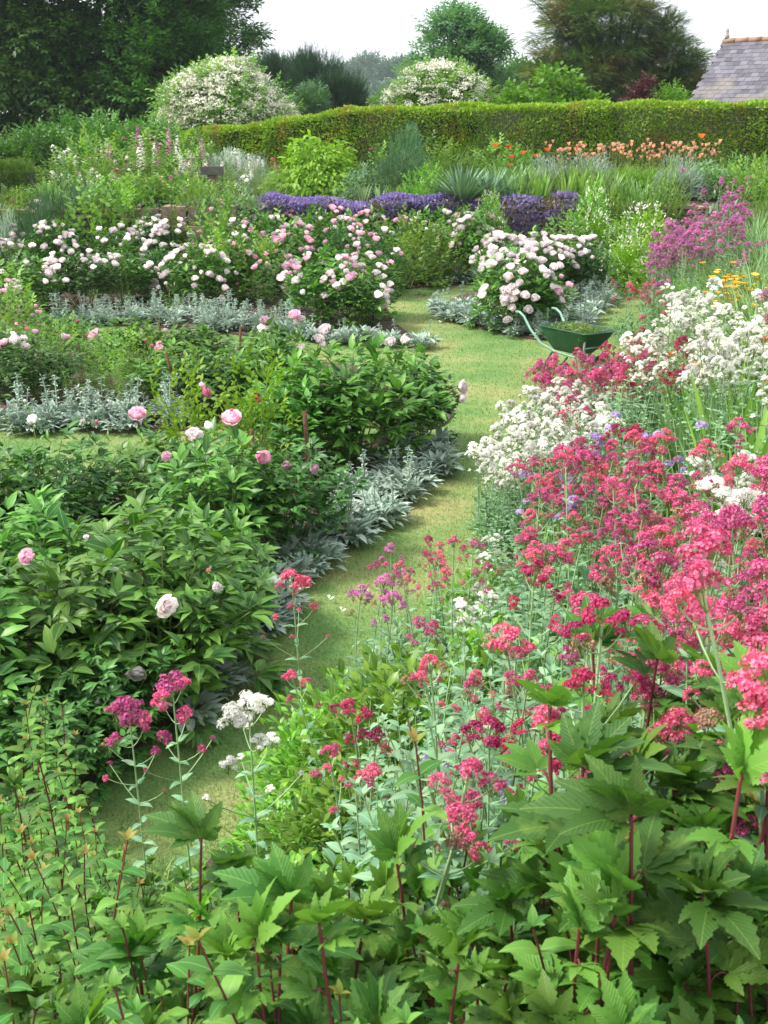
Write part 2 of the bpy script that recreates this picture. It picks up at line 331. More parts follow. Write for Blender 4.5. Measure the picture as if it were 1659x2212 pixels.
def peony_foliage(seed, mat='peony', H=.85, Rr=.58, ns=26, nl=5, size=.146, extra=46):
    g = Geo(); P = []; D = []
    for i in range(ns):
        az = i*2.399+U(-.3, .3); tl = math.sqrt((i+.5)/ns)*1.02; b = np.array([math.cos(az), math.sin(az), 0])*.13*tl
        tip = np.array([math.cos(az)*Rr*tl, math.sin(az)*Rr*tl, H*(1-.42*tl**2)*U(.74, 1.08)])
        c = curve(b, tip, (math.cos(az)*-.03, math.sin(az)*-.03, .05), 6); g.tube(c, np.linspace(.006, .003, 6), 4, 1)
        for j in range(nl):
            t = .35+.65*(j+1)/nl; q = c[0]*0+np.array([np.interp(t, np.linspace(0, 1, 6), c[:, k]) for k in range(3)])
            a2 = az+j*2.4+U(-.4, .4); o = np.array([math.cos(a2)+.5*math.cos(az), math.sin(a2)+.5*math.sin(az), .35+.9*t*(j/nl)]); o /= np.linalg.norm(o)
            P.append(q+o*.05); D.append(o); g.add(LF['strip'], [q], [o], sc=.08, mat=1)
    n = extra; d = rd(n, -.05, 1); e = d*np.array([Rr*.93, Rr*.93, H*.86])*U(.7, 1.03, n)[:, None]; e[:, 2] = np.maximum(e[:, 2], .05)
    P = np.vstack([P, e]); o = nrm(d+np.array([0, 0, .35])+.5*rd(n, -1, 1)); D = np.vstack([D, o])
    size = size*U(.8, 1.15, len(P)); g.add(LF['peo'], *compound(P, D, size))
    return g.mesh('peony_foliage', [M[mat], M['brownstem']])
def double_flower(mats, Rr=.06, kind=0, seed=0):              # peony bloom facing +Z; kind 0 full, 1 half open, 2 bud
    g = Geo()
    if kind == 2:
        for k in range(7):
            a = k*.9; d = np.array([math.cos(a)*.25, math.sin(a)*.25, 1]); g.add(LF['petr'], [(math.cos(a)*.006, math.sin(a)*.006, 0)], [d], (-math.cos(a), -math.sin(a), .2), .036)
    else:
        rows = ((9, 1.25, 1.0, 0), (9, .95, .95, .004), (11, .62, .8, .010), (12, .35, .68, .016), (8, .12, .55, .02)) if kind == 0 else ((8, .9, .95, 0), (8, .6, .9, .004), (9, .3, .75, .010))
        for n, tilt, s, z in rows:
            a = np.arange(n)/n*2*PI+U(0, 6); tl = tilt+U(-.18, .18, n)
            d = np.stack([np.cos(a)*np.sin(tl), np.sin(a)*np.sin(tl), np.cos(tl)], 1)
            P = np.stack([np.cos(a)*.008, np.sin(a)*.008, np.full(n, z)], 1); up = np.stack([-np.cos(a)*np.cos(tl), -np.sin(a)*np.cos(tl), np.sin(tl)], 1)+.3*rd(n, -1, 1)
            g.add(LF['petr'], P, d, up, Rr*s*U(.9, 1.1, n))
        n = 16; g.add(LF['q'], np.stack([U(-.01, .01, n), U(-.01, .01, n), np.full(n, .02)], 1), rd(n, .5, 1), sc=.014, mat=1)
    for k in range(4):
        a = k*1.57; g.add(LF['ovate'], [(0, 0, -.004)], [(math.cos(a), math.sin(a), .1)], (0, 0, -1), .03, mat=2)
    g.tube(curve((0, 0, -.20), (0, 0, 0), (.012, 0, 0), 4), .0028, 4, 2)
    g.add(LF['lance'], [(0, 0, -.12), (0, 0, -.16)], [(.8, .2, .6), (-.7, -.4, .6)], sc=.07, mat=2)
    return g.mesh('peony_flower', [M[mats], M['stamen'], M['peony']])
# ---- generic mounds --------------------------------------------
def mound(lf, mat, H=1., Rr=.6, n=700, size=.08, up_bias=.6, low=-.1, jit=.7, depth=.45, stems=14, smat='brownstem', spike=0., flat=.4, dzk=.8):
    g = Geo(); d = rd(n, low, 1); rr = 1-depth*rng.random(n)**1.5
    lump = 1+.13*np.sin(d[:, 0]*5+seedv())*np.sin(d[:, 1]*6+seedv())+.08*np.sin(d[:, 2]*9+seedv())+spike*(rng.random(n)**4)
    e = d*np.array([Rr, Rr, H])*(rr*lump)[:, None]
    if low < 0: e[:, 2] = np.where(e[:, 2] < .03, U(.02, .25*H, n), e[:, 2])
    D = nrm(d*[1, 1, dzk]+np.array([0, 0, up_bias])+jit*rd(n, -1, 1)); g.add(LF[lf] if isinstance(lf, str) else lf, e, D, nrm(np.array([0, 0, 1.])+flat*rd(n, -1, 1)), size*U(.65, 1.2, n))
    for i in range(stems):
        k = rng.integers(n); g.tube(curve((U(-.1, .1)*Rr, U(-.1, .1)*Rr, 0), e[k]*.92, (0, 0, .06*H), 5), np.linspace(.012, .004, 5)*Rr/.6, 4, 1)
    return g, e, d, smat, mat
def seedv(): return float(U(0, 6.28))
def mound_mesh(name, *a, **k):
    g, e, d, s, m = mound(*a, **k); return g.mesh(name, [M[m], M[s]])
# ---- silver edging plant ---------------------------------------
def lambs_foliage(seed):
    g = Geo(); n = 62; a = U(0, 2*PI, n); tl = U(.15, 1.45, n); P = np.stack([np.cos(a)*U(0, .10, n), np.sin(a)*U(0, .10, n), U(.01, .09, n)], 1)
    d = np.stack([np.cos(a)*np.sin(tl), np.sin(a)*np.sin(tl), np.cos(tl)+.1], 1); g.add(LF['silver'], P, d, (0, 0, 1), U(.07, .13, n)); return g.mesh('foliage', [M['silver']])
def lambs_spike(seed, H=.3):
    g = Geo(); c = curve((0, 0, 0), (U(-.05, .05), U(-.05, .05), H), (.01, 0, 0), 5); g.tube(c, .0045, 4)
    for k in range(6):
        t = .25+.7*k/5; q = np.array([np.interp(t, np.linspace(0, 1, 5), c[:, j]) for j in range(3)]); a = k*1.57
        for s in (0, PI): g.add(LF['silver'], [q], [(math.cos(a+s), math.sin(a+s), .5)], sc=.075*(1-.35*t))
    n = 16; g.add(LF['silver'], c[-1]+np.stack([U(-.01, .01, n), U(-.01, .01, n), U(-.05, .02, n)], 1), rd(n, .0, 1), sc=.028); return g.mesh('flower_spike', [M['silver']])
# ---- valerian ---------------------------------------------------
FLO = merge([(T([(-.3, .45, .05), (0, 0, 0), (.3, .45, .05), (0, 1, .1)], [(1, 2, 3, 0)], (), [(.4, 1), (0, 0), (.4, 1), (1, 0)]), (0, 0, 0), (math.cos(k*1.2566), math.sin(k*1.2566), .25), (0, 0, 1), 1.) for k in range(5)])
def val_head(mat, Rr=.036, H=.034, ncl=11, per=44, seed=0, fs=.0040):
    g = Geo(); C = rd(ncl, -.05, 1)*[Rr*.72, Rr*.72, H]; C[0] = (0, 0, H)
    for c in C:
        d = nrm(rd(per, -.3, 1)+.4*nrm(c+1e-5)); P = c+d*Rr*U(.2, .46, per)[:, None]*[1, 1, .75]; u = perp(d)
        g.add(FLO, P, u, d, fs*U(.8, 1.2, per)); g.tube(curve((0, 0, -.03), c, (0, 0, -.006), 3), .0011, 3, 1)
        m = 5; g.add(LF['strip'], np.repeat([c*.9], m, 0), d[:m], sc=Rr*.45, mat=0)
    return g.mesh('flower_head', [M[mat], M['brownstem']])
def val_stem(seed, H=.85, tiers=3, smat='gstem', lk=1.):                  # a stem with paired leaves; returns mesh and head spots
    g = Geo(); lean = np.array([U(-.13, .13)*lk, U(-.13, .13)*lk, 1]); lean = lean/np.linalg.norm(lean); tip = lean*H
    c = curve((0, 0, 0), tip, (U(-.03, .03)*lk, U(-.03, .03)*lk, 0), 9); g.tube(c, np.linspace(.0045, .0026, 9), 5, 1); ts = np.linspace(0, 1, 9)
    ip = lambda t: np.array([np.interp(t, ts, c[:, j]) for j in range(3)])
    for k in range(9):
        t = .07+.70*k/8; a = k*1.57+seed; s = .085*(1-.55*t)*U(.85, 1.2)
        for q in (0, PI): g.add(LF['val'], [ip(t)], [(math.cos(a+q), math.sin(a+q), .45+.3*t)], (0, 0, 1), s)
    spots = [(ip(1.), 1.12)]
    for i in range(tiers):
        t = .94-.085*i; a = seed+i*1.57+U(-.3, .3)
        for q in (0, PI):
            L_ = (.045+.022*i)*U(.8, 1.15); e = ip(t)+np.array([math.cos(a+q)*L_, math.sin(a+q)*L_, L_*.75]); g.tube(curve(ip(t), e, (0, 0, -.008), 4), .0018, 3, 1); spots.append((e, (.74-.13*i)*U(.8, 1.15)))
    return g.mesh('stem', [M['glauc'], M[smat]]), spots
VST = [val_stem(i*.9, H=U(.78, .92), tiers=(2, 3, 3, 2, 3)[i]) for i in range(5)]
VHD = {c: [val_head(c, ncl=(10, 12, 9)[i], seed=i) for i in range(3)] for c in ('pink', 'rosy', 'mag', 'crim', 'white', 'seedh')}
VBASE = [mound_mesh('foliage', 'val', 'glauc', H=.38, Rr=.2, n=70, size=.085, up_bias=.7, stems=3, depth=.8) for i in range(3)]
VS0 = [val_stem(1.3, H=.85, tiers=5, lk=.1)]
def valerian(p, h, col, label, group, ns=4, spread=.10, mixc=None, name='valerian_plant', base=True, hs=1.):
    t = thing(name, p, label, 'flower', group, rz=U(0, 6))
    if base: ob('foliage', VBASE[rng.integers(3)], t, (0, 0, 0), (0, 0, U(0, 6)), (1.1*h, 1.1*h, h*1.15))
    for i in range(ns):
        me, sp = VST[rng.integers(5)] if ns > 1 or i else VS0[0]; hh = h/.85*(1 if i == 0 else U(.72, 1.0)); a = U(0, 6.28); r_ = spread*(0 if i == 0 else U(.4, 1))
        tk = .1 if ns > 1 else .02; st = ob('stem', me, t, (math.cos(a)*r_, math.sin(a)*r_, 0), (U(-tk, tk), U(-tk, tk), U(0, 6.28)), hh)
        c = col if (mixc is None or rng.random() > .25) else mixc
        for q, s in sp: ob('flower_head', VHD[c if (c == 'white' or s > .8 or rng.random() > .12) else 'seedh'][rng.integers(3)], st, q, (U(-.25, .25), U(-.25, .25), U(0, 6.28)), hs*s*U(.8, 1.15)*min(1.15, (1/hh)**.7))
    return t
# ---- palmate plants (foreground) ---------------------------------
def palm_leaf(s=.14, cupk=.55):
    it = []
    for a, l in ((0, 1.), (.66, .82), (-.66, .82), (1.3, .5), (-1.3, .5)):
        it.append((LF['serr'], (math.sin(a)*.03, .05*math.cos(a), 0), (math.sin(a), math.cos(a), cupk*.45+.1*abs(a)), (-math.sin(a)*.5, -cupk, 1), (1.0*l*s, l*s, l*s)))
    it = [(t, np.array(p)*s, np.array(d)+U(-.13, .13, 3), np.array(u)+U(-.25, .25, 3), np.array([sc])*U(.82, 1.12)) for t, p, d, u, sc in it]
    return merge(it)
PALM = [palm_leaf(1., .25), palm_leaf(1., .6), palm_leaf(1., .95), palm_leaf(1., .1), palm_leaf(1., .45)]
def fil_stem(seed, H=.8, size=.150, topn=2):
    g = Geo(); tip = np.array([U(-.12, .12), U(-.12, .12), H]); c = curve((0, 0, 0), tip, (U(-.04, .04), U(-.04, .04), 0), 9); g.tube(c, np.linspace(.0052, .0028, 9), 6, 1); ts = np.linspace(0, 1, 9)
    ip = lambda t: np.array([np.interp(t, ts, c[:, j]) for j in range(3)])
    for k in range(9):
        t = .22+.74*k/8+U(-.03, .03); a = seed+k*2.4+U(-.5, .5); pl = .09*(1.15-t); o = np.array([math.cos(a), math.sin(a), .55+.25*t]); o /= np.linalg.norm(o); e = ip(t)+o*pl
        g.tube(curve(ip(t), e, (0, 0, .01), 4), .0017, 4, 1); g.add(PALM[(0, 1, 3, 4)[rng.integers(0, 4)]], [e], [o*[1, 1, .35]+[0, 0, .12]], (0, 0, 1), size*U(.6, 1.1)*(1.08-.3*t), mat=2 if (seed > 2 and seed < 3 and k < 2) else 0)
    for k in range(topn):
        a = seed+k*2.1; o = np.array([math.cos(a)*.75, math.sin(a)*.75, .8]); g.add(PALM[2 if k else 1], [tip], [o], (-math.cos(a), -math.sin(a), .6), size*U(.5, .8))
    return g.mesh('leafy_stem', [M['fil'], M['redstem'], M['yfil']])
FST = [fil_stem(i*1.3, H=(.8, .72, .86, .78, .8, .75, .83)[i], size=(.15, .13, .155, .12, .145, .11, .15)[i]) for i in range(7)]
def palmate(p, h, label, group, ns=3):
    t = thing('palmate_perennial', p, label, 'plant', group, rz=U(0, 6))
    for i in range(ns):
        a = U(0, 6.28); r_ = 0 if i == 0 else U(.07, .16); ob('leafy_stem', FST[rng.integers(7)], t, (math.cos(a)*r_, math.sin(a)*r_, 0), (U(-.12, .12), U(-.12, .12), U(0, 6.28)), h/.8*(1 if i == 0 else U(.72, .98)))
    return t
def pair_stem(seed, H=.8, lf='ovate5', size=.06, nodes=11, mat='phlox', smat='redstem', start=.15, lift=.55, tipn=6, tipmat=2, shrink=.4, alt=False, droop=0, sr=.0035):
    g = Geo(); tip = np.array([U(-.10, .10), U(-.10, .10), H]); c = curve((0, 0, 0), tip, (U(-.04, .04), U(-.04, .04), 0), 8); g.tube(c, np.linspace(sr, sr*.6, 8), 5, 1); ts = np.linspace(0, 1, 8)
    ip = lambda t: np.array([np.interp(t, ts, c[:, j]) for j in range(3)])
    for k in range(nodes):
        t = start+(1-start)*k/nodes; a = seed+k*1.57
        if alt: g.add(LF[lf], [ip(t)], [(math.cos(a*1.53), math.sin(a*1.53), lift)], (0, 0, 1), size*(1-shrink*t)*U(.8, 1.15)); continue
        for q in (0, PI): g.add(LF[lf], [ip(t)], [(math.cos(a+q), math.sin(a+q), lift+U(-.2, .2))], (0, 0, 1), size*(1-shrink*t)*U(.8, 1.15))
    for k in range(tipn):
        a = k*2.4; g.add(LF[lf], [tip], [(math.cos(a)*.5, math.sin(a)*.5, 1)], (0, 0, 1), size*.34, mat=tipmat)
    return g.mesh('leafy_stem', [M[mat], M[smat], M['tip']])
PHX = [pair_stem(i, H=(.8, .7, .9)[i], size=.10, tipn=4, tipmat=(0, 0, 2)[i]) for i in range(3)]
def stemplant(name, meshes, h, hm, p, label, cat, group, ns=5, spread=.12, tilt=.15):
    t = thing(name, p, label, cat, group, rz=U(0, 6))
    for i in range(ns):
        a = U(0, 6.28); r_ = 0 if i == 0 else U(.3, 1)*spread; ob('leafy_stem' if True else '', meshes[rng.integers(len(meshes))], t, (math.cos(a)*r_, math.sin(a)*r_, 0), (U(-tilt, tilt), U(-tilt, tilt), U(0, 6.28)), h/hm*(1 if i == 0 else U(.7, 1.)))
    return t
# ---- spikes, fans, cups -----------------------------------------
def spike_mesh(name, mat, H=.9, frac=.4, r=.03, n=70, fs=.02, leafy=True, smat='brownstem', lf='q', leafm='phlox', taper=.8):
    g = Geo(); c = curve((0, 0, 0), (U(-.04, .04), U(-.04, .04), H), (.01, .01, 0), 6); g.tube(c, np.linspace(.004, .002, 6)*(H/.9), 4, 1)
    t = U(1-frac, 1, n); a = U(0, 6.28, n); P = np.stack([np.interp(t, np.linspace(0, 1, 6), c[:, j]) for j in range(3)], 1); d = np.stack([np.cos(a), np.sin(a), U(-.5, .5, n)], 1)
    k = 1-taper*(t-(1-frac))/frac; g.add(LF[lf], P+d*(r*k*.4)[:, None], d, (0, 0, 1), fs*(.4+.7*k))
    if leafy:
        for k in range(8): a = k*2.4; t = .05+.4*k/8; g.add(LF['ovate'], [c[0]*(1-t)+c[-1]*t], [(math.cos(a), math.sin(a), .5)], sc=.14*H*(1-t), mat=2)
    return g.mesh(name, [M[mat], M[smat], M[leafm]])
def fan_mesh(name, lf, mat, H=.6, n=40, spread=.5, base=.1, w=1., curl=None):
    g = Geo(); t_ = LF[lf] if curl is None else leaf(1, .07*w, 6, .3, curl, 'blade' if lf == 'blade' else 'strap')
    a = U(0, 6.28, n); r_ = U(0, base, n); s = U(0, spread, n); P = np.stack([np.cos(a)*r_, np.sin(a)*r_, np.zeros(n)], 1)
    d = np.stack([np.cos(a)*s, np.sin(a)*s, np.ones(n)], 1); x = H*U(.6, 1.08, n); g.add(t_, P, d, np.stack([-np.cos(a), -np.sin(a), np.full(n, .3)], 1), np.stack([x*w, x, x], 1)); return g.mesh(name, [M[mat]])
def cup_flower(mat, r=.05, n=6, H=.8, centre='stamen', smat='brownstem', dome=.5):
    g = Geo(); a = np.arange(n)/n*2*PI; d = np.stack([np.cos(a), np.sin(a), np.full(n, dome)], 1); g.add(LF['pet'], np.repeat([(0, 0, H)], n, 0), d, np.stack([-np.cos(a), -np.sin(a), np.full(n, 1.)], 1), r)
    g.add(LF['q'], np.repeat([(0, 0, H)], 8, 0), rd(8, .5, 1), sc=r*.35, mat=1); g.tube(curve((0, 0, 0), (0, 0, H), (.03, .02, 0), 5), .0025, 4, 2); return g.mesh('flower', [M[mat], M[centre], M[smat]])
def ball_head(mat, r=.02, n=60, H=.5, fs=.009, smat='brownstem'):
    g = Geo(); d = rd(n, -.3, 1); g.add(FLO, np.array([0, 0, H])+d*[r, r, r*.6], perp(d), d, fs); g.tube(curve((0, 0, 0), (0, 0, H), (U(-.04, .04), U(-.04, .04), 0), 6), .0016, 3, 1); return g.mesh('flower', [M[mat], M[smat]])
def bloomed(name, foliage, flower, p, s, label, cat, group, nf=10, e=(.5, .5, .8), low=.2, fsc=1., rz=None, part='flower', fsz=None, tilt=.8, down=.0):
    """a bush with loose blooms over its dome"""
    t = thing(name, p, label, cat, group, rz=U(0, 6) if rz is None else rz)
    ob('foliage', foliage, t, (0, 0, 0), (0, 0, 0), s)
    s = np.broadcast_to(s, (3,)); D = rd(nf, low, 1)
    for d in D:
        q = d*np.array(e)*s*U(.96, 1.1); o = nrm(np.array([d[0], d[1], d[2]+.6])); az = math.atan2(o[1], o[0]); tl = math.acos(o[2])*tilt
        ob(part, flower[rng.integers(len(flower))], t, q, Euler((0, tl, az)), fsc*U(.75, 1.15))
    return t
# ---------------------------------------------------------------- ground, lawn, beds
def grid_mesh(name, xs, ys, f, mat):
    X, Y = np.meshgrid(xs, ys, indexing='ij'); Z = f(X.ravel(), Y.ravel()); n, m = len(xs), len(ys)
    V = np.stack([X.ravel(), Y.ravel(), Z], 1); i, j = np.meshgrid(np.arange(n-1), np.arange(m-1), indexing='ij'); a = (i*m+j).ravel()
    g = Geo(); g.add(T(V, np.stack([a, a+m, a+m+1, a+1], 1)), rnd=np.array([.5])); return g.mesh(name, mat)
soil = noisemat('soil', ['#3a2e24', '#55463a', '#6b5b4a'], scale=3, bump=1, bscale=25, bdist=.03)
xs = np.concatenate([-np.geomspace(160, 17, 16), np.arange(-16, 16, .16), np.geomspace(17, 160, 16)])
ys = np.concatenate([np.arange(-4, 26, .16), np.geomspace(26.2, 560, 34)])
def far_ter(x, y): return terrain(x, y)-.03
tag(ob('ground', grid_mesh('ground', xs, ys, far_ter, soil)), kind='structure')
lm, n_, k_, o_ = new_mat('lawn')
tcx = n_.new('ShaderNodeTexCoord'); z1 = n_.new('ShaderNodeTexNoise'); z1.inputs['Scale'].default_value = .9; z1.inputs['Detail'].default_value = 5; z1.inputs['Roughness'].default_value = .6
z2 = n_.new('ShaderNodeTexNoise'); z2.inputs['Scale'].default_value = 60; z2.inputs['Detail'].default_value = 4
k_(tcx.outputs['Object'], z1.inputs[0]); k_(tcx.outputs['Object'], z2.inputs[0])
r1 = n_.new('ShaderNodeValToRGB'); e = r1.color_ramp.elements; e[0].position = .36; e[0].color = rgb('#678b52'); e[1].position = .66; e[1].color = rgb('#a29f70')
q = e.new(.5); q.color = rgb('#7f965e'); k_(z1.outputs[0], r1.inputs[0])
r2 = n_.new('ShaderNodeValToRGB'); r2.color_ramp.elements[0].position = .3; r2.color_ramp.elements[1].position = .7; r2.color_ramp.elements[0].color = (.7, .75, .66, 1); r2.color_ramp.elements[1].color = (1.15, 1.12, 1.05, 1)
k_(z2.outputs[0], r2.inputs[0]); mm = n_.new('ShaderNodeMix'); mm.data_type = 'RGBA'; mm.blend_type = 'MULTIPLY'; mm.inputs[0].default_value = 1
k_(r1.outputs[0], mm.inputs[6]); k_(r2.outputs[0], mm.inputs[7]); pb = n_.new('ShaderNodeBsdfPrincipled'); pb.inputs['Roughness'].default_value = .9; pb.inputs['Specular IOR Level'].default_value = .1
bp = n_.new('ShaderNodeBump'); bp.inputs['Strength'].default_value = .9; bp.inputs['Distance'].default_value = .012; k_(z2.outputs[0], bp.inputs['Height'])
k_(mm.outputs[2], pb.inputs['Base Color']); k_(bp.outputs[0], pb.inputs['Normal']); k_(pb.outputs[0], o_.inputs[0])
lx = np.arange(-16, 8.01, .25); ly = np.arange(2.5, 23.01, .25)
tag(ob('lawn', grid_mesh('lawn', lx, ly, lambda x, y: .012*np.sin(x*1.1)*np.sin(y*.9)*0+.004, lm)), kind='structure')
BEDS = dict(
 A=[(440, 1500), (520, 1400), (600, 1310), (700, 1200), (820, 1120), (890, 1070), (945, 985), (930, 955), (800, 945), (640, 955), (480, 985), (360, 1010), (240, 1040), (60, 1140), (-200, 1260), (-700, 1500), (-700, 1900), (-100, 1850), (170, 1740), (330, 1600)],
 B=[(-900, 920), (0, 905), (120, 930), (270, 940), (420, 930), (600, 925), (800, 925), (940, 935), (985, 900), (960, 850), (860, 805), (700, 785), (560, 775), (420, 765), (180, 750), (0, 745), (-900, 745)],
 C=[(-900, 705), (140, 700), (400, 712), (600, 735), (760, 748), (915, 757), (895, 730), (850, 700), (830, 660), (845, 625), (1015, 618), (1060, 606), (1130, 603), (1500, 597), (1560, 586), (-900, 586)],
 D=[(1190, 743), (1090, 722), (1000, 705), (952, 684), (965, 655), (1000, 636), (1100, 622), (1240, 616), (1320, 622), (1290, 660), (1235, 700)])
BW = {k: np.array([G(*p)[:2] for p in v]) for k, v in BEDS.items()}
def smooth_poly(Q, it=2):
    for _ in range(it): Q = np.stack([.75*Q+.25*np.roll(Q, -1, 0), .25*Q+.75*np.roll(Q, -1, 0)], 1).reshape(-1, 2)
    return Q
import bmesh
for k, Q in BW.items():
    Q = smooth_poly(Q, 2); bm = bmesh.new(); vs = [bm.verts.new((x, y, .03)) for x, y in Q]; f = bm.faces.new(vs)
    if f.normal.z < 0: f.normal_flip()
    r = bmesh.ops.extrude_face_region(bm, geom=[f]); up = [v for v in r['geom'] if isinstance(v, bmesh.types.BMVert)]
    for v in up: v.co.z = -.06
    me = bpy.data.meshes.new('flower_bed'); bmesh.ops.recalc_face_normals(bm, faces=bm.faces); bm.to_mesh(me); me.materials.append(soil); tag(ob('flower_bed', me), kind='structure')
def in_bed(P, skip=()):
    r = np.zeros(len(P), bool)
    for k, Q in BW.items(): r |= inside(P, Q)
    return r
# grass blades on the lawn: nobody could count them
g = Geo(); N = 330000; yy = 3.2+19*rng.random(N)**1.7; xx = U(-1, 1, N)*(1+yy*.42)+.3
P = np.stack([xx, yy], 1); ok = ~in_bed(P) & ((seg_dist(P, EDGE)*np.where(inside(P, POLY), 1, -1)) < .12); P = P[ok]; n = len(P); ysc = np.clip(P[:, 1]/7, .8, 2.2)
bl = T([(-.05, 0, 0), (.05, 0, 0), (0, .5, 1)], (), [(0, 1, 2)], [(0, 0), (0, 0), (1, 0)])
dd = rd(n, -.05, .05); V3 = np.stack([P[:, 0], P[:, 1], np.full(n, .002)], 1)
g.add(bl, V3, dd, (0, 0, 1), np.stack([.05*ysc, .022*U(.5, 1.3, n), .024*U(.5, 1.3, n)], 1))
M['turf'] = leafmat('turf_blade', '#658c4c', '#90a966', rough=.7, trans=.2, spec=.2, nb='#9c9f6e', nscale=.9)
tag(ob('grass', g.mesh('grass', M['turf'])), 'short mown grass of the winding lawn path', 'grass', kind='stuff')
# ---------------------------------------------------------------- retaining wall and steps
st_m = noisemat('rubble_stone', ['#6a584c', '#8d7a6a', '#a8957f', '#7b6558'], scale=2.2, bump=.8, bdist=.04)
_n = st_m.node_tree.nodes; _k = st_m.node_tree.links.new; _a = _n.new('ShaderNodeAttribute'); _a.attribute_name = 'lf'; _s = _n.new('ShaderNodeSeparateColor'); _k(_a.outputs['Color'], _s.inputs[0])
_m = _n.new('ShaderNodeMapRange'); _m.inputs[3].default_value = .55; _m.inputs[4].default_value = 1.35; _k(_s.outputs[0], _m.inputs[0]); _h = _n.new('ShaderNodeHueSaturation'); _k(_m.outputs[0], _h.inputs['Value'])
_p = [x for x in _n if x.type == 'BSDF_PRINCIPLED'][0]; _k(_p.inputs['Base Color'].links[0].from_socket, _h.inputs['Color']); _k(_h.outputs[0], _p.inputs['Base Color'])
def stone_mesh(n0, x0, x1, z0, z1, fy, dep=.35):
    g = Geo(); z = z0
    while z < z1:
        h = U(.06, .14); x = x0+U(-.3, 0)
        while x < x1:
            l = U(.12, .42); c = (x+l/2, float(fy(x+l/2))+U(-.04, .04)+(z-z0)*.06, z+h/2); V = np.array([(a, b, e) for a in (-1, 1) for b in (-1, 0, 1) for e in (-1, 1)], float)*[l/2-.012, dep/2, h/2-.008]
            V[:, 1] += np.where(V[:, 1] < -.1, U(-.02, .02, 12), 0); V += U(-.018, .018, (12, 3)); F = [(0, 2, 8, 6), (1, 7, 9, 3), (2, 4, 10, 8), (3, 9, 11, 5), (0, 6, 7, 1), (4, 5, 11, 10), (0, 1, 3, 2), (2, 3, 5, 4), (6, 8, 9, 7), (8, 10, 11, 9)]
            g.add(T(V+c, F, (), np.ones((12, 2)))); x += l
        z += h
    return g.mesh(n0, [st_m], smooth=False)
tag(ob('retaining_wall', stone_mesh('retaining_wall', -16, 7.2, -.05, TER-.02, wall_y)), 'dry stone retaining wall of brown rubble behind the peony beds', 'wall')
s0 = stand(430, 500, 22.2)[0]; t = thing('garden_steps', (s0[0], 22.3, 0), 'rough stone steps climbing through the retaining wall, left of the silver bush', 'steps')
for i in range(4):
    g = Geo()
    for j in range(3): g.box((-.5+.5*j+U(-.02, .02), .22*i-.3, .18+.36*i), (.24, .3, .17), (0, 0, U(-.03, .03)))
    ob('step', g.mesh('step', [st_m], smooth=False), t)
# ---------------------------------------------------------------- hedges
M['hedge'] = leafmat('hedge_leaf', '#6faa2c', '#bbdc4c', rough=.55, trans=.3, nb='#b0ae48', nscale=1.3)
M['hedged'] = leafmat('hedge_leaf_deep', '#3f6418', '#6f9230', rough=.55, trans=.15)
M['core'] = noisemat('dark_core', ['#1d2410', '#2c3418'], scale=5)  # very dark solid fill behind the hedge sprigs
def hedge(name, path, zt, zb, dep, dens, mats, label, sz=.11, topm=None):
    path = np.array(path, float); t = thing(name, (path[0][0], path[0][1], zb[0]), label, 'hedge'); o = np.array([path[0][0], path[0][1], zb[0]]); core = Geo(); g = Geo()
    for i in range(len(path)-1):
        a, b = path[i], path[i+1]; d = b-a; L_ = np.linalg.norm(d); d = d/L_; a = a-d*.12; b = b+d*.12; L_ += .24; nr = np.array([d[1], -d[0]]); 
        if nr[1] > 0: nr = -nr
        za, zc = zt[i], zt[i+1]; ba, bc = zb[i], zb[i+1]
        V = []
        for q, zz, bb in ((a, za, ba), (b, zc, bc)):
            f = q+nr*(dep/2-.07); r_ = q-nr*(dep/2-.07); V += [(*f, bb-.1), (*f, zz-.08), (*r_, zz-.08), (*r_, bb-.1)]
        core.add(T(np.array(V)-o, [(0, 1, 5, 4), (1, 2, 6, 5), (2, 3, 7, 6), (0, 3, 2, 1), (4, 5, 6, 7)], (), np.ones((8, 2))))
        for face in ('front', 'top', 'back'):
            hh = (za+zc)/2-(ba+bc)/2; N = int(L_*(hh if face == 'front' else dep if face == 'top' else hh*.25)*dens*(1 if face != 'back' else .6)); u = rng.random(N); P2 = a+(b-a)*u[:, None]; z_t = za+(zc-za)*u; z_b = ba+(bc-ba)*u
            bumpy = .03*np.sin(u*L_*1.7+i)+.025*np.sin(u*L_*4.1)
            if face == 'top': v = U(-.5, .5, N); P = np.column_stack([P2+nr*(v*dep)[:, None], z_t+bumpy+U(-.06, .06, N)]); D = nrm(np.array([0, 0, .9])+.8*rd(N, -.6, 1))
            else:
                sg = 1 if face == 'front' else -1; v = rng.random(N) if sg > 0 else U(.75, 1, N); z = z_b+(z_t-z_b)*v
                P = np.column_stack([P2+nr*(sg*(dep/2+U(-.07, .03, N)+.03*np.sin(z*6+u*L_*2)+bumpy))[:, None], z]); D = nrm(np.array([nr[0]*sg, nr[1]*sg, .25])+.9*rd(N, -.8, 1))
            g.add(LF['sp_yew'] if sz > .1 else LF['q'], P-o, D, rd(N, -.2, 1), sz*U(.7, 1.3, N))
    ob('core', core.mesh('core', M['core']), t); ob('foliage', g.mesh('foliage', [M[mats]]), t); return t
hp = [(at(1800, 300, 29.4)[0], 29.4), (at(1300, 300, 29.8)[0], 29.8), (at(1000, 300, 30)[0], 30.), (at(760, 300, 30.4)[0], 30.4), (at(600, 300, 31.2)[0], 31.2), (at(425, 300, 32)[0], 32.)]
hz = [at(1800, 224, 29)[2], at(1300, 230, 29.4)[2], at(1000, 234, 29.6)[2], at(760, 240, 30)[2], at(600, 268, 30.8)[2], at(425, 290, 31.5)[2]]
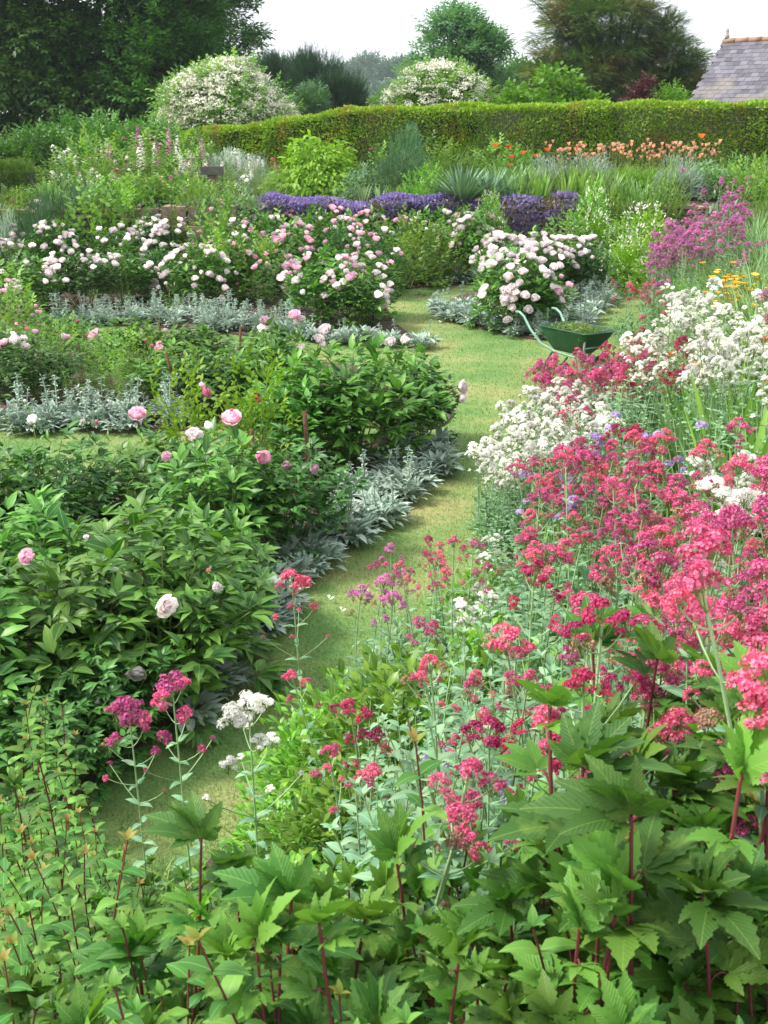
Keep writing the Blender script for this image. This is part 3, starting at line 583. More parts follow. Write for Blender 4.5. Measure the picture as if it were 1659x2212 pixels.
hedge('clipped_hedge', hp, hz, [TER-.1]*6, 1.1, 1400, 'hedge', 'long clipped yew hedge with yellowing tips running behind the terrace border', .088)
p0 = at(-160, 368, 24); p1 = at(44, 368, 24.6)
t = hedge('hedge_block', [(p0[0], 24.6), (p1[0], 24.9)], [p0[2]+.02, p1[2]], [.4, .4], 1.2, 1100, 'hedged', 'square clipped yew hedge end at the left edge of the garden', .13)
# ---------------------------------------------------------------- trees
def crown_pts(ells, ncl, shell=.55):
    vol = np.array([e[3]*e[4]*e[5] for e in ells])**.67; pick = rng.choice(len(ells), ncl, p=vol/vol.sum()); d = rd(ncl, -.75, 1); r_ = shell+(1-shell)*rng.random(ncl)**.6
    E_ = np.array([e[:6] for e in ells]); return E_[pick, :3]+d*E_[pick, 3:]*r_[:, None], d
def tree(name, base, label, ells, lf, mat, ncl=260, per=70, cr=.8, size=.2, trunk=.25, limbs=22, flat=.6, droop=0., ub=.35, fork=None, group=None, shell=.5, cat='tree', blossoms=None, bare=0):
    base = np.asarray(base, float); t = thing(name, base, label, cat, group); ells = [tuple(e) for e in ells]
    C, D = crown_pts(ells, ncl, shell); g = Geo(); P = np.repeat(C, per, 0); n = len(P); off = nrm(rng.normal(size=(n, 3)))*(rng.random(n)**.5*cr)[:, None]*[1, 1, flat]; P = P+off
    d = nrm(.6*np.repeat(D, per, 0)+nrm(off)+np.array([0, 0, ub-droop])+.5*rd(n, -1, 1)); P[:, 2] = np.maximum(P[:, 2], .05); cu = np.repeat(rng.random(ncl), per)
    g.add(LF[lf], P, d, nrm(np.array([0, 0, 1.])+.5*rd(n, -1, 1)), size*U(.6, 1.2, n), rnd=np.clip(.55*cu+.45*rng.random(n), 0, 1)); ob('crown', g.mesh('crown', [M[mat]]), t)
    g = Geo(); zc = np.mean([e[2] for e in ells]); fk = fork if fork is not None else zc*.45; g.tube(curve((0, 0, -.2), (U(-.1, .1), U(-.1, .1), fk), (.05, 0, 0), 6), np.linspace(trunk, trunk*.7, 6), 9)
    for i in range(limbs):
        c = C[rng.integers(ncl)]; g.tube(curve((0, 0, fk*U(.75, 1)), c, (0, 0, .12*abs(c[2]-fk)), 7), np.linspace(trunk*.42, trunk*.04, 7), 6)
    for i in range(bare):
        c = C[rng.integers(ncl)]; e_ = c*[1.25, 1.25, 1]+[0, 0, .3]; g.tube(curve((0, 0, fk), e_, (0, 0, .5), 7), np.linspace(trunk*.22, trunk*.03, 7), 4)
    ob('trunk', g.mesh('trunk', [M['bark']]), t)
    if blossoms:
        nb, bm_, bs = blossoms; k = 0
        for e in ells:
            m = int(nb*(e[3]*e[5])/sum(q[3]*q[5] for q in ells)); dd = rd(m, -.15, 1); dd[:, 1] = -np.abs(dd[:, 1])*(rng.random(m) < .8)+dd[:, 1]*0
            dd = nrm(dd+[0, -.15, 0]); Q = np.array(e[:3])+dd*np.array(e[3:6])*U(.97, 1.08, m)[:, None]
            if k+m > 100 and k < 100: take = 100-k
            else: take = 0 if k >= 100 else m
            for q_ in range(take): ob('flower_cluster', bm_[rng.integers(len(bm_))], t, Q[q_], (U(.1, .9), U(-.4, .4), U(-.3, .3)), bs*U(.7, 1.25))
            k += take
            if take < m: rest.append((Q[take:], t, bs))
    return t
rest = []
M['t_dark'] = leafmat('dark_tree_leaf', '#2c5c26', '#5c8e38', rough=.5, trans=.3)
M['t_bush'] = leafmat('bush_leaf', '#3f7030', '#6c9c48', rough=.5, trans=.25)
M['t_mid'] = leafmat('mid_tree_leaf', '#3f7440', '#70a060', rough=.5, trans=.25)
M['t_ash'] = leafmat('ash_leaf', '#45704a', '#7fa678', rough=.5, trans=.25)
M['t_yew'] = leafmat('conifer_leaf', '#35522a', '#6c843a', rough=.6, trans=.15, nb='#8a7448', nscale=.6)
M['t_yewd'] = leafmat('yew_leaf', '#274430', '#456a42', rough=.6, trans=.1)
M['t_haz'] = leafmat('hazel_leaf', '#4f8a2a', '#86bc48', rough=.5, trans=.35)
M['t_elder'] = leafmat('elder_leaf', '#5a8a3a', '#94b860', rough=.5, trans=.3)
M['t_plum'] = leafmat('copper_leaf', '#4a2834', '#6e4048', rough=.5, trans=.2)
M['t_far'] = leafmat('haze_tinted_leaf', '#4a6c58', '#6c8c70', rough=.7, trans=.2)  # slight blue of distance haze put into the leaf colour itself
def umbel(seed):
    g = Geo(); n = 46; r_ = np.sqrt(rng.random(n)); a = U(0, 6.28, n); g.add(LF['q'], np.stack([np.cos(a)*r_, np.sin(a)*r_, .55*(1-r_**2)+U(-.12, .12, n)], 1), rd(n, -.5, .6), nrm(rd(n, -.2, .2)+[0, 0, .8]), .42*U(.7, 1.2, n)); return g.mesh('flower_cluster', [M['cream']])
UMB = [umbel(i) for i in range(3)]
GB = 1.45
def tb(px, Y, z=GB): return (at(px, 200, Y)[0], Y, z)
def far_tree(px, pyt, Y, wpx, **k):                          # helper: trunk base below px, crown top at pyt, crown width in photo units
    b = np.array(tb(px, Y)); Ht = at(px, pyt, Y)[2]-GB; W = wpx/FPX*Y*1.02; return b, Ht, W
# left wood
b, H_, W = far_tree(120, 0, 36, 300)
tree('broadleaf_tree', tb(-60, 42), 'dark broadleaf tree at the far left edge, its crown leaving the frame', [(0, 0, 6, 3.9, 3, 5.7), (1., -1.2, 2.5, 3.2, 2, 2.5), (-2, 0, 3.4, 3.4, 2.5, 3.4)], 'sp_ov', 't_dark', 330, 34, .75, .42, .35, bare=3)
tree('broadleaf_tree', tb(170, 41), 'dark broadleaf tree second from the left, hung with arching sprays', [(0, 0, 5.8, 3., 2.6, 5.7), (.3, -1, 2.5, 3, 2, 2.6), (-1.5, -.5, 4.6, 1.8, 2, 3.4)], 'sp_ov', 't_dark', 300, 34, .7, .42, .3, bare=4, droop=.3)
tree('broadleaf_tree', tb(335, 40), 'ivy clad dark tree between the far left trees and the airy tree by the sky', [(0, 0, 6, 2.1, 2.2, 5.7), (.5, -1, 2.5, 1.9, 1.6, 2.6), (1., 0, 5.2, 1.4, 1.5, 3.)], 'sp_ov', 't_dark', 290, 34, .6, .40, .3)
tree('ash_tree', tb(470, 47), 'airy blue green tree whose branches show against the sky behind the white bush', [(-.3, 0, 5.8, 1.6, 1.6, 3.7), (.5, 0, 4.6, 1.35, 1.5, 2.0), (-.1, 0, 7.2, 1.3, 1.2, 1.8)], 'sp_ov', 't_mid', 130, 30, .6, .36, .22, limbs=34, flat=.45, shell=.3, bare=6)
tree('leafy_bush', tb(190, 31), 'mid green bush filling in below the dark trees at left', [(0, 0, .5, 2.4, 1.4, 1.05), (1.6, 0, .4, 1.2, 1.2, .9)], 'sp_ov', 't_bush', 260, 26, .4, .24, .08, limbs=10, cat='bush')
tree('leafy_bush', tb(60, 29, 1.2), 'mid green bush beside the square hedge end', [(0, 0, .5, 1.1, 1, 1.), (-1.6, 0, .6, 1.3, 1, 1.)], 'sp_ov', 't_bush', 150, 26, .35, .24, .07, limbs=8, cat='bush')
tree('leafy_bush', tb(345, 33), 'green bush at the left foot of the white flowering elder', [(0, 0, .4, 1.3, 1, .9)], 'sp_ov', 't_bush', 120, 26, .35, .24, .07, limbs=8, cat='bush')
# elders
bz = tb(490, 34); zt = at(490, 138, 34)[2]-GB
el1 = tree('elder_bush', bz, 'tall elder smothered in creamy white flower plates, left of the hedge', [(0, 0, zt*.45, 1.75, 1.5, zt*.55), (.95, -.2, zt*.38, 1.05, 1.1, zt*.40), (-1.0, -.2, zt*.42, .8, 1, zt*.42), (.35, 0, zt*.80, .62, .7, zt*.24), (-1.35, 0, zt*.66, .5, .6, zt*.2), (1.5, 0, zt*.35, .75, .7, zt*.25)], 'sp_ov', 't_elder', 190, 30, .5, .26, .14, cat='bush', blossoms=(900, UMB, .20))
bz = tb(945, 38); zt = at(945, 140, 38)[2]-GB
el2 = tree('elder_bush', bz, 'rounder elder with flat cream flower plates behind the middle of the hedge', [(0, 0, zt*.5, 1.8, 1.5, zt*.5), (1., 0, zt*.42, .9, 1, zt*.40), (-1.2, 0, zt*.42, .8, 1, zt*.38)], 'sp_ov', 't_elder', 170, 30, .45, .26, .14, cat='bush', blossoms=(400, UMB, .17))
for tt in {r[1].name: r[1] for r in rest}.values():
    g = Geo(); n = 14
    for Q, t_, bs in rest:
        if t_ is not tt: continue
        for q_ in Q:
            r_ = np.sqrt(rng.random(n)); a = U(0, 6.28, n); s_ = bs*U(.7, 1.1); g.add(LF['q'], q_+np.stack([np.cos(a)*r_*s_, np.sin(a)*r_*s_, .3*s_*(1-r_)], 1), rd(n, -.7, .7), sc=.6*s_)
    tag(ob('flower_clusters', g.mesh('flower_clusters', [M['cream']]), tt), kind='stuff')
# hazel, copper bush, ash, cedar, yews, far wood
bz = tb(1185, 36); zt = at(1185, 140, 36)[2]-GB
tree('hazel_bush', bz, 'fresh green round leaved bush behind the hedge, left of the big conifer', [(0, 0, zt*.5, 1.25, 1.3, zt*.48), (-1.1, 0, zt*.45, .8, 1, zt*.36), (1.1, 0, zt*.42, .85, 1, zt*.36)], 'roundl', 't_haz', 210, 34, .4, .15, .1, cat='bush')
tree('leafy_bush', tb(1440, 36), 'small light green sapling behind the hedge beside the copper bush', [(0, 0, 1.7, .75, .6, .75), (-.4, 0, 1.9, .3, .3, .6)], 'sp_ov', 't_haz', 60, 26, .3, .2, .05, limbs=12, cat='bush')
tree('copper_bush', tb(1385, 35), 'dark plum coloured bush poking above the hedge below the conifer', [(0, 0, 1.7, .42, .4, .8), (.1, 0, 2.3, .15, .15, .4)], 'sp_ov', 't_plum', 60, 22, .2, .2, .05, limbs=12, cat='bush')
b, H_, W = far_tree(985, 5, 50, 240)
tree('ash_tree', b, 'open crowned ash tree in the centre against the pale sky', [(0, 0, H_*.62, W*.36, W*.32, H_*.30), (-.15, 0, H_*.86, W*.2, W*.2, H_*.13), (W*.28, 0, H_*.45, W*.26, W*.2, H_*.18), (-W*.28, 0, H_*.5, W*.25, W*.2, H_*.17), (W*.2, 0, H_*.7, W*.22, W*.2, H_*.13)], 'sp_ov', 't_ash', 150, 36, .55, .34, .2, limbs=40, flat=.5, shell=.35)
b, H_, W = far_tree(1325, -60, 46, 400)
tree('cedar_tree', b, 'big dark spreading conifer with rusty patches behind the hedge', [(-.8, 0, H_*.70, W*.30, W*.3, H_*.34), (.2, 0, H_*.35, W*.40, W*.3, H_*.25), (-1.2, 0, H_*.42, W*.30, W*.3, H_*.24), (W*.22, 0, H_*.50, W*.18, W*.2, H_*.30), (W*.33, 0, H_*.42, W*.13, W*.2, H_*.2)], 'sp_yew', 't_yew', 400, 100, .62, .34, .4, limbs=44, flat=.35, droop=.45, shell=.25, bare=26)
for px, pt, Y, wp, lb in ((625, 118, 62, 110, 'dark columnar yew nearest the white elder'), (680, 112, 60, 100, 'dark columnar yew at the middle of the yew clump'), (735, 168, 58, 80, 'lowest dark yew at the right of the yew clump')):
    b, H_, W = far_tree(px, pt, Y, wp); tree('yew_tree', b, lb, [(0, 0, H_*.5, W*.5, W*.4, H_*.5), (-W*.28, 0, H_*.45, W*.25, W*.3, H_*.48), (W*.28, 0, H_*.45, W*.25, W*.3, H_*.47)], 'sp_yew', 't_yewd', 140, 60, .5, .36, .2, flat=1.3, ub=1., limbs=8, group='yews beyond the hedge')
tree('leafy_bush', tb(672, 44), 'small grey green bush in front of the dark yews', [(0, 0, 1.9, .55, .5, .9)], 'sp_ov', 't_ash', 50, 24, .3, .22, .06, limbs=6, cat='bush')
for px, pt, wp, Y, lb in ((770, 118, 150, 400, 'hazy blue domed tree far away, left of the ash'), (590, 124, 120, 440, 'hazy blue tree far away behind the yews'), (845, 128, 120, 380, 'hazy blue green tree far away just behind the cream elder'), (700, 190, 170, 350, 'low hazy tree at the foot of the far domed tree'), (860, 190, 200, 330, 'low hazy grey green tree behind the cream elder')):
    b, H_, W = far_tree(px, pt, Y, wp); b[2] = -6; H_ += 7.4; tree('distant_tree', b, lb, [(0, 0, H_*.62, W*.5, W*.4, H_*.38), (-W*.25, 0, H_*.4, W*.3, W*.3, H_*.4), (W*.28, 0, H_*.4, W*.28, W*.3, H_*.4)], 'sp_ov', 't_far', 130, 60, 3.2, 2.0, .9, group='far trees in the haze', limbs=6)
for px, pt, wp, Y in ((1130, 150, 120, 70), (1560, 190, 220, 80), (300, 180, 400, 70), (1720, 160, 220, 75)):
    b, H_, W = far_tree(px, pt, Y, wp); tree('background_tree', b, {1130: 'dark tree mostly hidden between ash and big conifer', 1560: 'low dark trees glimpsed between conifer and slate roof', 300: 'tree hidden deep in the left wood', 1720: 'tree behind the slate roof'}[px], [(0, 0, H_*.55, W*.5, W*.4, H_*.45)], 'sp_ov', 't_mid', 120, 40, 1., .6, .3)
# ---------------------------------------------------------------- slate roofed house
sl_m = leafmat('roof_slate', '#4a4952', '#6c6a74', rough=.7, trans=0, nb='#76706c', nscale=.8, spec=.4)
P0 = at(1562, 92, 38); th = thing('slate_roofed_house', (P0[0], P0[1], GB), 'stone house whose grey slate roof rises over the hedge at right', 'house')
rdir = np.array([.70, -.714, 0]); sdir = np.array([-.714, -.70, 0]); Pz = P0-np.array([P0[0], P0[1], GB]); Ln = 9.; run = 4.4; drop = 4.4
dn = nrm(np.array([sdir*run+np.array([0, 0, -drop])]))[0]; nrl = np.cross(rdir, dn); nrl = nrl*np.sign(nrl[2]); g = Geo(); slope = math.hypot(run, drop); rows = int(slope/.17)
bx = T([(-.5, 0, -.5), (.5, 0, -.5), (.5, 1, -.5), (-.5, 1, -.5), (-.5, 0, .5), (.5, 0, .5), (.5, 1, .5), (-.5, 1, .5)], [(4, 5, 6, 7), (2, 3, 7, 6), (0, 4, 7, 3), (1, 2, 6, 5)], (), np.ones((8, 2)))
for i in range(rows):
    n = int(Ln/.24); x = (np.arange(n)+(.5 if i % 2 else 0))*.24+.1; x = x[x < Ln-.1]; n = len(x)
    P = Pz+rdir*x[:, None]+dn*(i*.17)+nrl*(.022+U(-.003, .003, n))[:, None]; g.add(bx, P, dn-nrl*.0+nrl*.05+.006*rd(n, -1, 1), nrl, np.stack([np.full(n, .232), np.full(n, .20)*U(.96, 1.03, n), np.full(n, .012)], 1))
rf = ob('roof', g.mesh('roof', [sl_m], smooth=False), th)
g = Geo()
def quad(g, a, b, c, d, mat=0): g.add(T([a, b, c, d], [(0, 1, 2, 3)], (), np.ones((4, 2))), mat=mat)
e0 = Pz+dn*slope; e1 = e0+rdir*Ln; r1_ = Pz+rdir*Ln; bk = -sdir*run*1.; k0 = Pz+bk+np.array([0, 0, -drop]); k1 = k0+rdir*Ln; dz = np.array([0, 0, .03])
quad(g, Pz-dz, e0-dz, e1-dz, r1_-dz); quad(g, Pz-dz, r1_-dz, k1-dz, k0-dz); ob('roof_boarding', g.mesh('roof_boarding', [noisemat('slate_back', ['#55545c', '#6c6a74'], 2)], smooth=False), rf)
g = Geo(); ins = rdir*.12; a0 = e0*[1, 1, 0]+ins+sdir*-.2; a1 = a0+rdir*(Ln-.24); b0 = k0*[1, 1, 0]+ins+sdir*.2; b1 = b0+rdir*(Ln-.24); hz_ = np.array([0, 0, Pz[2]-drop-.05+.2]); pk = np.array([0, 0, Pz[2]-.08])
quad(g, a0, a1, a1+hz_, a0+hz_); quad(g, b0, b1, b1+hz_, b0+hz_); quad(g, a0, a0+hz_, b0+hz_, b0); g.add(T([a0+hz_, b0+hz_, Pz*[1, 1, 0]+ins+pk], (), [(0, 1, 2)], np.ones((3, 2))))
g.add(T([a1+hz_, b1+hz_, (Pz+rdir*(Ln-.24))*[1, 1, 0]+ins+pk], (), [(0, 1, 2)], np.ones((3, 2)))); quad(g, a1, a1+hz_, b1+hz_, b1); ob('wall', g.mesh('wall', [st_m], smooth=False), th)
g = Geo(); terr = noisemat('ridge_tile', ['#8c6450', '#a8826a', '#958474'], 3)
for i in range(20): g.tube([Pz+rdir*(i*.45+.01)+[0, 0, .03], Pz+rdir*(i*.45+.43)+[0, 0, .035]], .09, 10, cap=True)
ob('ridge_tiles', g.mesh('ridge_tiles', [terr]), rf)
g = Geo(); c = Pz+rdir*.12+np.array([0, 0, .1]); g.tube([c, c+[0, 0, .12], c+[0, 0, .13], c+[0, 0, .24], c+[0, 0, .32]], [.08, .07, .045, .055, .015], 10, cap=True); ob('finial', g.mesh('finial', [noisemat('finial_stone', ['#8a8580', '#a8a098'], 4)]), rf)
# ---------------------------------------------------------------- wheelbarrow
gp = G(1240, 812); th = thing('wheelbarrow', (gp[0], gp[1], .004), 'dark green steel wheelbarrow full of clippings standing on the lawn path', 'wheelbarrow', None, rz=R(-62))
# local +X is forward (wheel)
m_, n, k, out = new_mat('green_paint'); p = n.new('ShaderNodeBsdfPrincipled'); z = n.new('ShaderNodeTexNoise'); z.inputs['Scale'].default_value = 7; z.inputs['Detail'].default_value = 8; r = n.new('ShaderNodeValToRGB')
r.color_ramp.elements[0].position = .35; r.color_ramp.elements[0].color = rgb('#0f4026'); r.color_ramp.elements[1].position = .75; r.color_ramp.elements[1].color = rgb('#1f5a38'); q = r.color_ramp.elements.new(.82); q.color = rgb('#5a5540')
tcx = n.new('ShaderNodeTexCoord'); k(tcx.outputs['Object'], z.inputs[0]); k(z.outputs[0], r.inputs[0]); k(r.outputs[0], p.inputs['Base Color']); p.inputs['Roughness'].default_value = .42; k(p.outputs[0], out.inputs[0])
galv = noisemat('galvanised_tube', ['#8f9aa0', '#b4bec2'], 9, rough=.4, bump=.1, metal=.6); gtube = noisemat('pale_green_tube', ['#6f9c8a', '#8fb8a6'], 9, rough=.45, bump=.1); rub = noisemat('rubber', ['#1c1c1e', '#2c2c2e'], 9, rough=.8)
def ringpts(l0, l1, wf, wb, z, zf=0., rr=.07, k=5):          # rounded quad outline x from l0 (back) to l1 (front)
    cs = [(l0, -wb), (l1, -wf), (l1, wf), (l0, wb)]; out_ = []
    for i, (cx, cy) in enumerate(cs):
        pa = np.array(cs[i-1]); pc = np.array([cx, cy]); pn = np.array(cs[(i+1) % 4]); u = nrm((pa-pc)[None])[0]*rr; v = nrm((pn-pc)[None])[0]*rr
        for j in range(k): s = j/(k-1); q_ = pc+u*(1-s)**2+v*s**2; out_.append((q_[0], q_[1], z+zf*(q_[0]-l0)/(l1-l0)))
    return np.array(out_)
g = Geo(); rings = [ringpts(-.44, .50, .25, .31, .60, .02), ringpts(-.43, .49, .24, .30, .615, .02), ringpts(-.42, .48, .235, .295, .60, .02), ringpts(-.38, .40, .21, .265, .50, .01), ringpts(-.30, .28, .17, .22, .38), ringpts(-.24, .20, .13, .18, .315, rr=.05)]
rin = [ringpts(-.44+.035, .47, .225, .285, .60, .02), ringpts(-.37, .39, .20, .255, .50, .01), ringpts(-.29, .27, .16, .21, .385)]
def loft(g, rings, mat=0, close=True):
    k = len(rings[0]); V = np.vstack(rings); F = [(i*k+j, (i+1)*k+j, (i+1)*k+(j+1) % k, i*k+(j+1) % k) for i in range(len(rings)-1) for j in range(k)]; F3 = []
    if close: V = np.vstack([V, rings[-1].mean(0)]); F3 = [((len(rings)-1)*k+j, len(V)-1, (len(rings)-1)*k+(j+1) % k) for j in range(k)]
    g.add(T(V, F, F3, np.ones((len(V), 2))), mat=mat)
loft(g, rings); loft(g, [rings[1]]+rin); ob('tray', g.mesh('tray', [m_]), th)
for s in (-1, 1):
    g = Geo(); g.tube([(-.92, s*.29, .70), (-.84, s*.29, .705), (-.74, s*.29, .665), (-.60, s*.28, .52), (-.40, s*.25, .37), (-.15, s*.2, .30), (.25, s*.12, .27), (.52, s*.06, .20)], .016, 8, cap=True); ob('handle', g.mesh('handle', [gtube]), th)
    g = Geo(); g.tube([(-.10, s*.19, .30), (-.2, s*.22, .28), (-.27, s*.25, .15), (-.30, s*.27, .02), (-.24, s*.27, .005), (-.12, s*.25, .012), (-.02, s*.22, .14), (.06, s*.17, .26)], .014, 8, cap=True); ob('leg', g.mesh('leg', [gtube if s > 0 else m_]), th)
    g = Geo(); g.tube([(.385, s*.17, .53), (.375, s*.165, .40), (.40, s*.11, .25)], .015, 8, cap=True); ob('front_strut', g.mesh('front_strut', [galv]), th)
wh = ob('wheel', None, th, (.54, 0, .18), (R(90), 0, 0)); g = Geo(); a = np.linspace(0, 2*PI, 37)[:-1]; A_ = np.arange(10)/10*2*PI
V = np.array([((.145+.036*math.cos(b))*math.cos(x), (.145+.036*math.cos(b))*math.sin(x), .036*math.sin(b)) for x in a for b in A_]); F = [(i*10+j, ((i+1) % 36)*10+j, ((i+1) % 36)*10+(j+1) % 10, i*10+(j+1) % 10) for i in range(36) for j in range(10)]
g.add(T(V, F, (), np.ones((len(V), 2)))); ob('tyre', g.mesh('tyre', [rub]), wh)
g = Geo(); rr_ = [(.118, .03), (.112, .022), (.10, .012), (.04, .012), (.035, .04), (.0, .04)]; loft(g, [np.stack([np.cos(a)*q_[0], np.sin(a)*q_[0], np.full(36, q_[1])], 1) for q_ in rr_], close=False); loft(g, [np.stack([np.cos(a)*q_[0], np.sin(a)*q_[0], np.full(36, -q_[1])], 1) for q_ in rr_], close=False)
g.tube([(0, 0, -.08), (0, 0, .08)], .012, 8, cap=True); ob('rim', g.mesh('rim', [galv]), wh)
g = Geo(); g.tube([(.50, -.075, .19), (.555, -.075, .18)], .014, 6, cap=True); g.tube([(.50, .075, .19), (.555, .075, .18)], .014, 6, cap=True); g.tube([(.36, -.17, .42), (.36, .17, .42)], .010, 6, cap=True); ob('fork', g.mesh('fork', [galv]), th)
g = Geo(); n = 700; P = np.stack([U(-.36, .42, n), U(-.22, .22, n), U(.52, .59, n)], 1); P[:, 2] += .06*np.cos(P[:, 0]*3)*np.cos(P[:, 1]*5); g.add(LF['lance'], P, rd(n, -.2, .5), rd(n, 0, 1), U(.03, .08, n)); n = 60; g.add(LF['strip'], np.stack([U(-.3, .4, n), U(-.2, .2, n), U(.58, .64, n)], 1), rd(n, -.1, .5), sc=.2, mat=1)
cl = ob('garden_clippings', g.mesh('garden_clippings', [M['rose'], M['dry']]), None, (gp[0], gp[1], .004), (0, 0, R(-62))); tag(cl, 'heap of green and straw coloured clippings inside the wheelbarrow tray', 'clippings', kind='stuff')
# ---------------------------------------------------------------- plants: shared meshes
PF = [peony_foliage(i) for i in range(4)]; PFD = [peony_foliage(i, 'peonyd', nl=7, size=.11) for i in range(3)]
FBL = [double_flower('blush', .062, 0) for i in range(3)]+[double_flower('blush', .055, 1)]
FPK = [double_flower('ppink', .062, 0), double_flower('ppink', .06, 0), double_flower('ppink', .055, 1)]
FBUD = [double_flower('rpink', .05, 2), double_flower('blush', .05, 2)]
FCR = [double_flower('crim', .05, 1)]; FRS = [double_flower('rpink', .04, 0), double_flower('rpink', .036, 1)]
LFM = [lambs_foliage(i) for i in range(4)]; LSP = [lambs_spike(i, U(.26, .36)) for i in range(4)]
def pose(d, tilt=.9):
    o = nrm(np.array([d[0], d[1], d[2]+.5])); return Euler((0, math.acos(min(1, o[2]))*tilt, math.atan2(o[1], o[0])))
def peony(px, py, w=1.15, h=.9, nf=0, fl=None, label='', dark=False, low=.25, base=None, fsc=1., group='peony bushes'):
    b = G(px, py) if base is None else np.array(base, float); b[2] = .03
    t = thing('peony_plant', b, label, 'peony', group, rz=0)
    F = (PFD if dark else PF); ob('foliage', F[rng.integers(len(F))], t, (0, 0, 0), (0, 0, U(0, 6.28)), (w/1.16, w/1.16, h/.85))
    fl = fl or FBL
    pd = None
    for i in range(int(nf*1.6)):
        d = rd(1, low, 1)[0] if (pd is None or rng.random() < .42) else nrm((pd+.22*rd(1, -1, 1)[0])[None])[0]; pd = d.copy(); d[1] = d[1] if rng.random() < .35 else -abs(d[1]); q = d*[w*.60, w*.60, h*1.0]+[0, 0, .10]; ob('flower', fl[rng.integers(len(fl))], t, q, pose(d), fsc*1.3*U(.8, 1.15))
    return t
def bloom(t, px, py, me, dy=0., face=None, sc=1., name='flower', stemlen=None, lab=None):
    """a bloom of plant t that shows at px, py; dy: how far in front (-) of the plant's centre it sits"""
    b = np.array(t.location); p = at(px, py, b[1]+dy); f = np.array(face if face is not None else (U(-.5, .5), -.5, .8), float); f = nrm(f[None])[0]
    sc = sc*1.05; q = p-b; az = math.atan2(f[1], f[0]); o = ob(name, me, t, q, Euler((0, math.acos(f[2]), az)), sc)
    root = q*[.35, .35, .45]; tail = q-f*.19*sc; g = Geo(); g.tube(curve(root, tail, (0, 0, .03), 6), .0032, 5); ob('flower_stem', g.mesh('flower_stem', [M['brownstem']]), t)
    if lab: o['label'] = lab
    return o
# ---- bed A, nearest on the left
a = peony(420, 1490, 1.25, .84, label='large peony bush nearest the lawn edge with two nodding white blooms', base=G(365, 1500))
bloom(a, 350, 1305, FBL[0], -.5, (.55, -.75, .1), 1.15); bloom(a, 298, 1440, FBL[1], -.62, (-.1, -.8, -.5), 1.0); bloom(a, 463, 1272, FBL[3], -.3, (.4, -.5, .5), .85); bloom(a, 452, 1235, FBUD[0], -.3, None, .6)
a = peony(0, 0, 1.2, .8, label='peony bush with one wide open pink flower at the left edge', base=G(120, 1540)); bloom(a, 67, 1203, FPK[2], -.2, (-.1, -.9, .4), 1.2); bloom(a, 187, 1168, FBUD[1], .2, (0, -.1, 1), .95)
peony(0, 0, 1.2, .72, label='flowerless peony bush in the middle of the front left bed', base=G(300, 1370))
peony(0, 0, 1.1, .75, label='flowerless peony bush between the pink open flower and the lawn strip', base=G(80, 1370))
peony(0, 0, .9, .7, label='low flowerless peony bush leaning over the silver edging beside the lawn bend', base=G(450, 1370))
peony(0, 0, 1.1, .8, label='peony bush cut by the left edge behind the reddish shoots', base=G(-60, 1600))
peony(0, 0, .8, .55, label='low peony bush above the two single pink valerian heads', base=G(240, 1610), dark=True)
peony(0, 0, .8, .5, label='lowest peony bush at the front tip of the left bed', base=G(120, 1700), dark=True)
a = peony(0, 0, 1.2, .88, label='dark peony bush with a white bloom at the left below the silver plants', base=G(120, 1215), dark=True)
for x, y, m, s in ((76, 912, FBL[3], 1.1), (182, 915, FBUD[1], 1.1), (212, 917, FBUD[0], .9), (298, 903, FPK[0], 1.2), (55, 868, FBUD[1], .6), (10, 885, FBUD[0], .6)): bloom(a, x, y, m, .1, None, s)
a = peony(0, 0, 1.1, .85, label='peony bush with a big double pink bloom in front of the yellow green rose', base=G(480, 1225))
for x, y, m, s in ((502, 912, FPK[0], 1.3), (500, 890, FBUD[0], .7), (360, 995, FPK[2], 1.15), (420, 948, FBL[0], 1.1), (446, 925, FBL[3], .9), (455, 980, FPK[2], .9)): bloom(a, x, y, m, -.1, None, s)
a = peony(0, 0, 1.05, .8, label='peony bush with three nodding lilac pink blooms beside the lawn', base=G(620, 1195), dark=True)
for x, y, m, s, f in ((566, 990, FPK[1], 1.05, (.2, -.6, .3)), (618, 1007, FPK[2], 1., (.1, -.8, .3)), (672, 1013, FPK[2], 1.05, (.5, -.6, .3)), (640, 1100, FBUD[0], .5, None)): bloom(a, x, y, m, -.1, f, s)
a = peony(0, 0, 1.35, 1.0, label='broad dark peony bush behind the wooden stake, left of the lawn', base=G(760, 1010))
peony(0, 0, 1.1, .9, label='flowerless peony bush between the crimson rose and the broad dark one', base=G(660, 1020))
a = peony(0, 0, 1.1, .9, label='peony bush whose outermost bloom hangs over the lawn path', base=G(860, 965))
for x, y, m, s, f in ((990, 838, FBL[0], 1.35, (.7, -.4, .2)), (992, 856, FBL[1], 1.1, (.7, -.4, -.2)), (857, 830, FPK[2], .9, (0, -.3, 1)), (892, 793, FBL[3], .8, None), (846, 745, FBL[2], 1.1, None), (872, 740, FBL[1], .9, None), (762, 742, FBUD[1], .8, None)): bloom(a, x, y, m, .0, f, s)
peony(0, 0, .8, .7, label='small peony bush at the tip of the front bed above the silver edging', base=G(905, 960), dark=True)
peony(0, 0, 1.1, .62, label='peony bush filling the gap in front of the lawn strip, behind the lily stem', base=G(290, 1160))
peony(0, 0, 1.0, .65, label='dark peony bush below the yellow green rose at the lawn strip', dark=True, base=G(390, 1120))
peony(0, 0, 1.0, .8, label='peony bush with its back to the left lawn strip', base=G(-60, 1230))
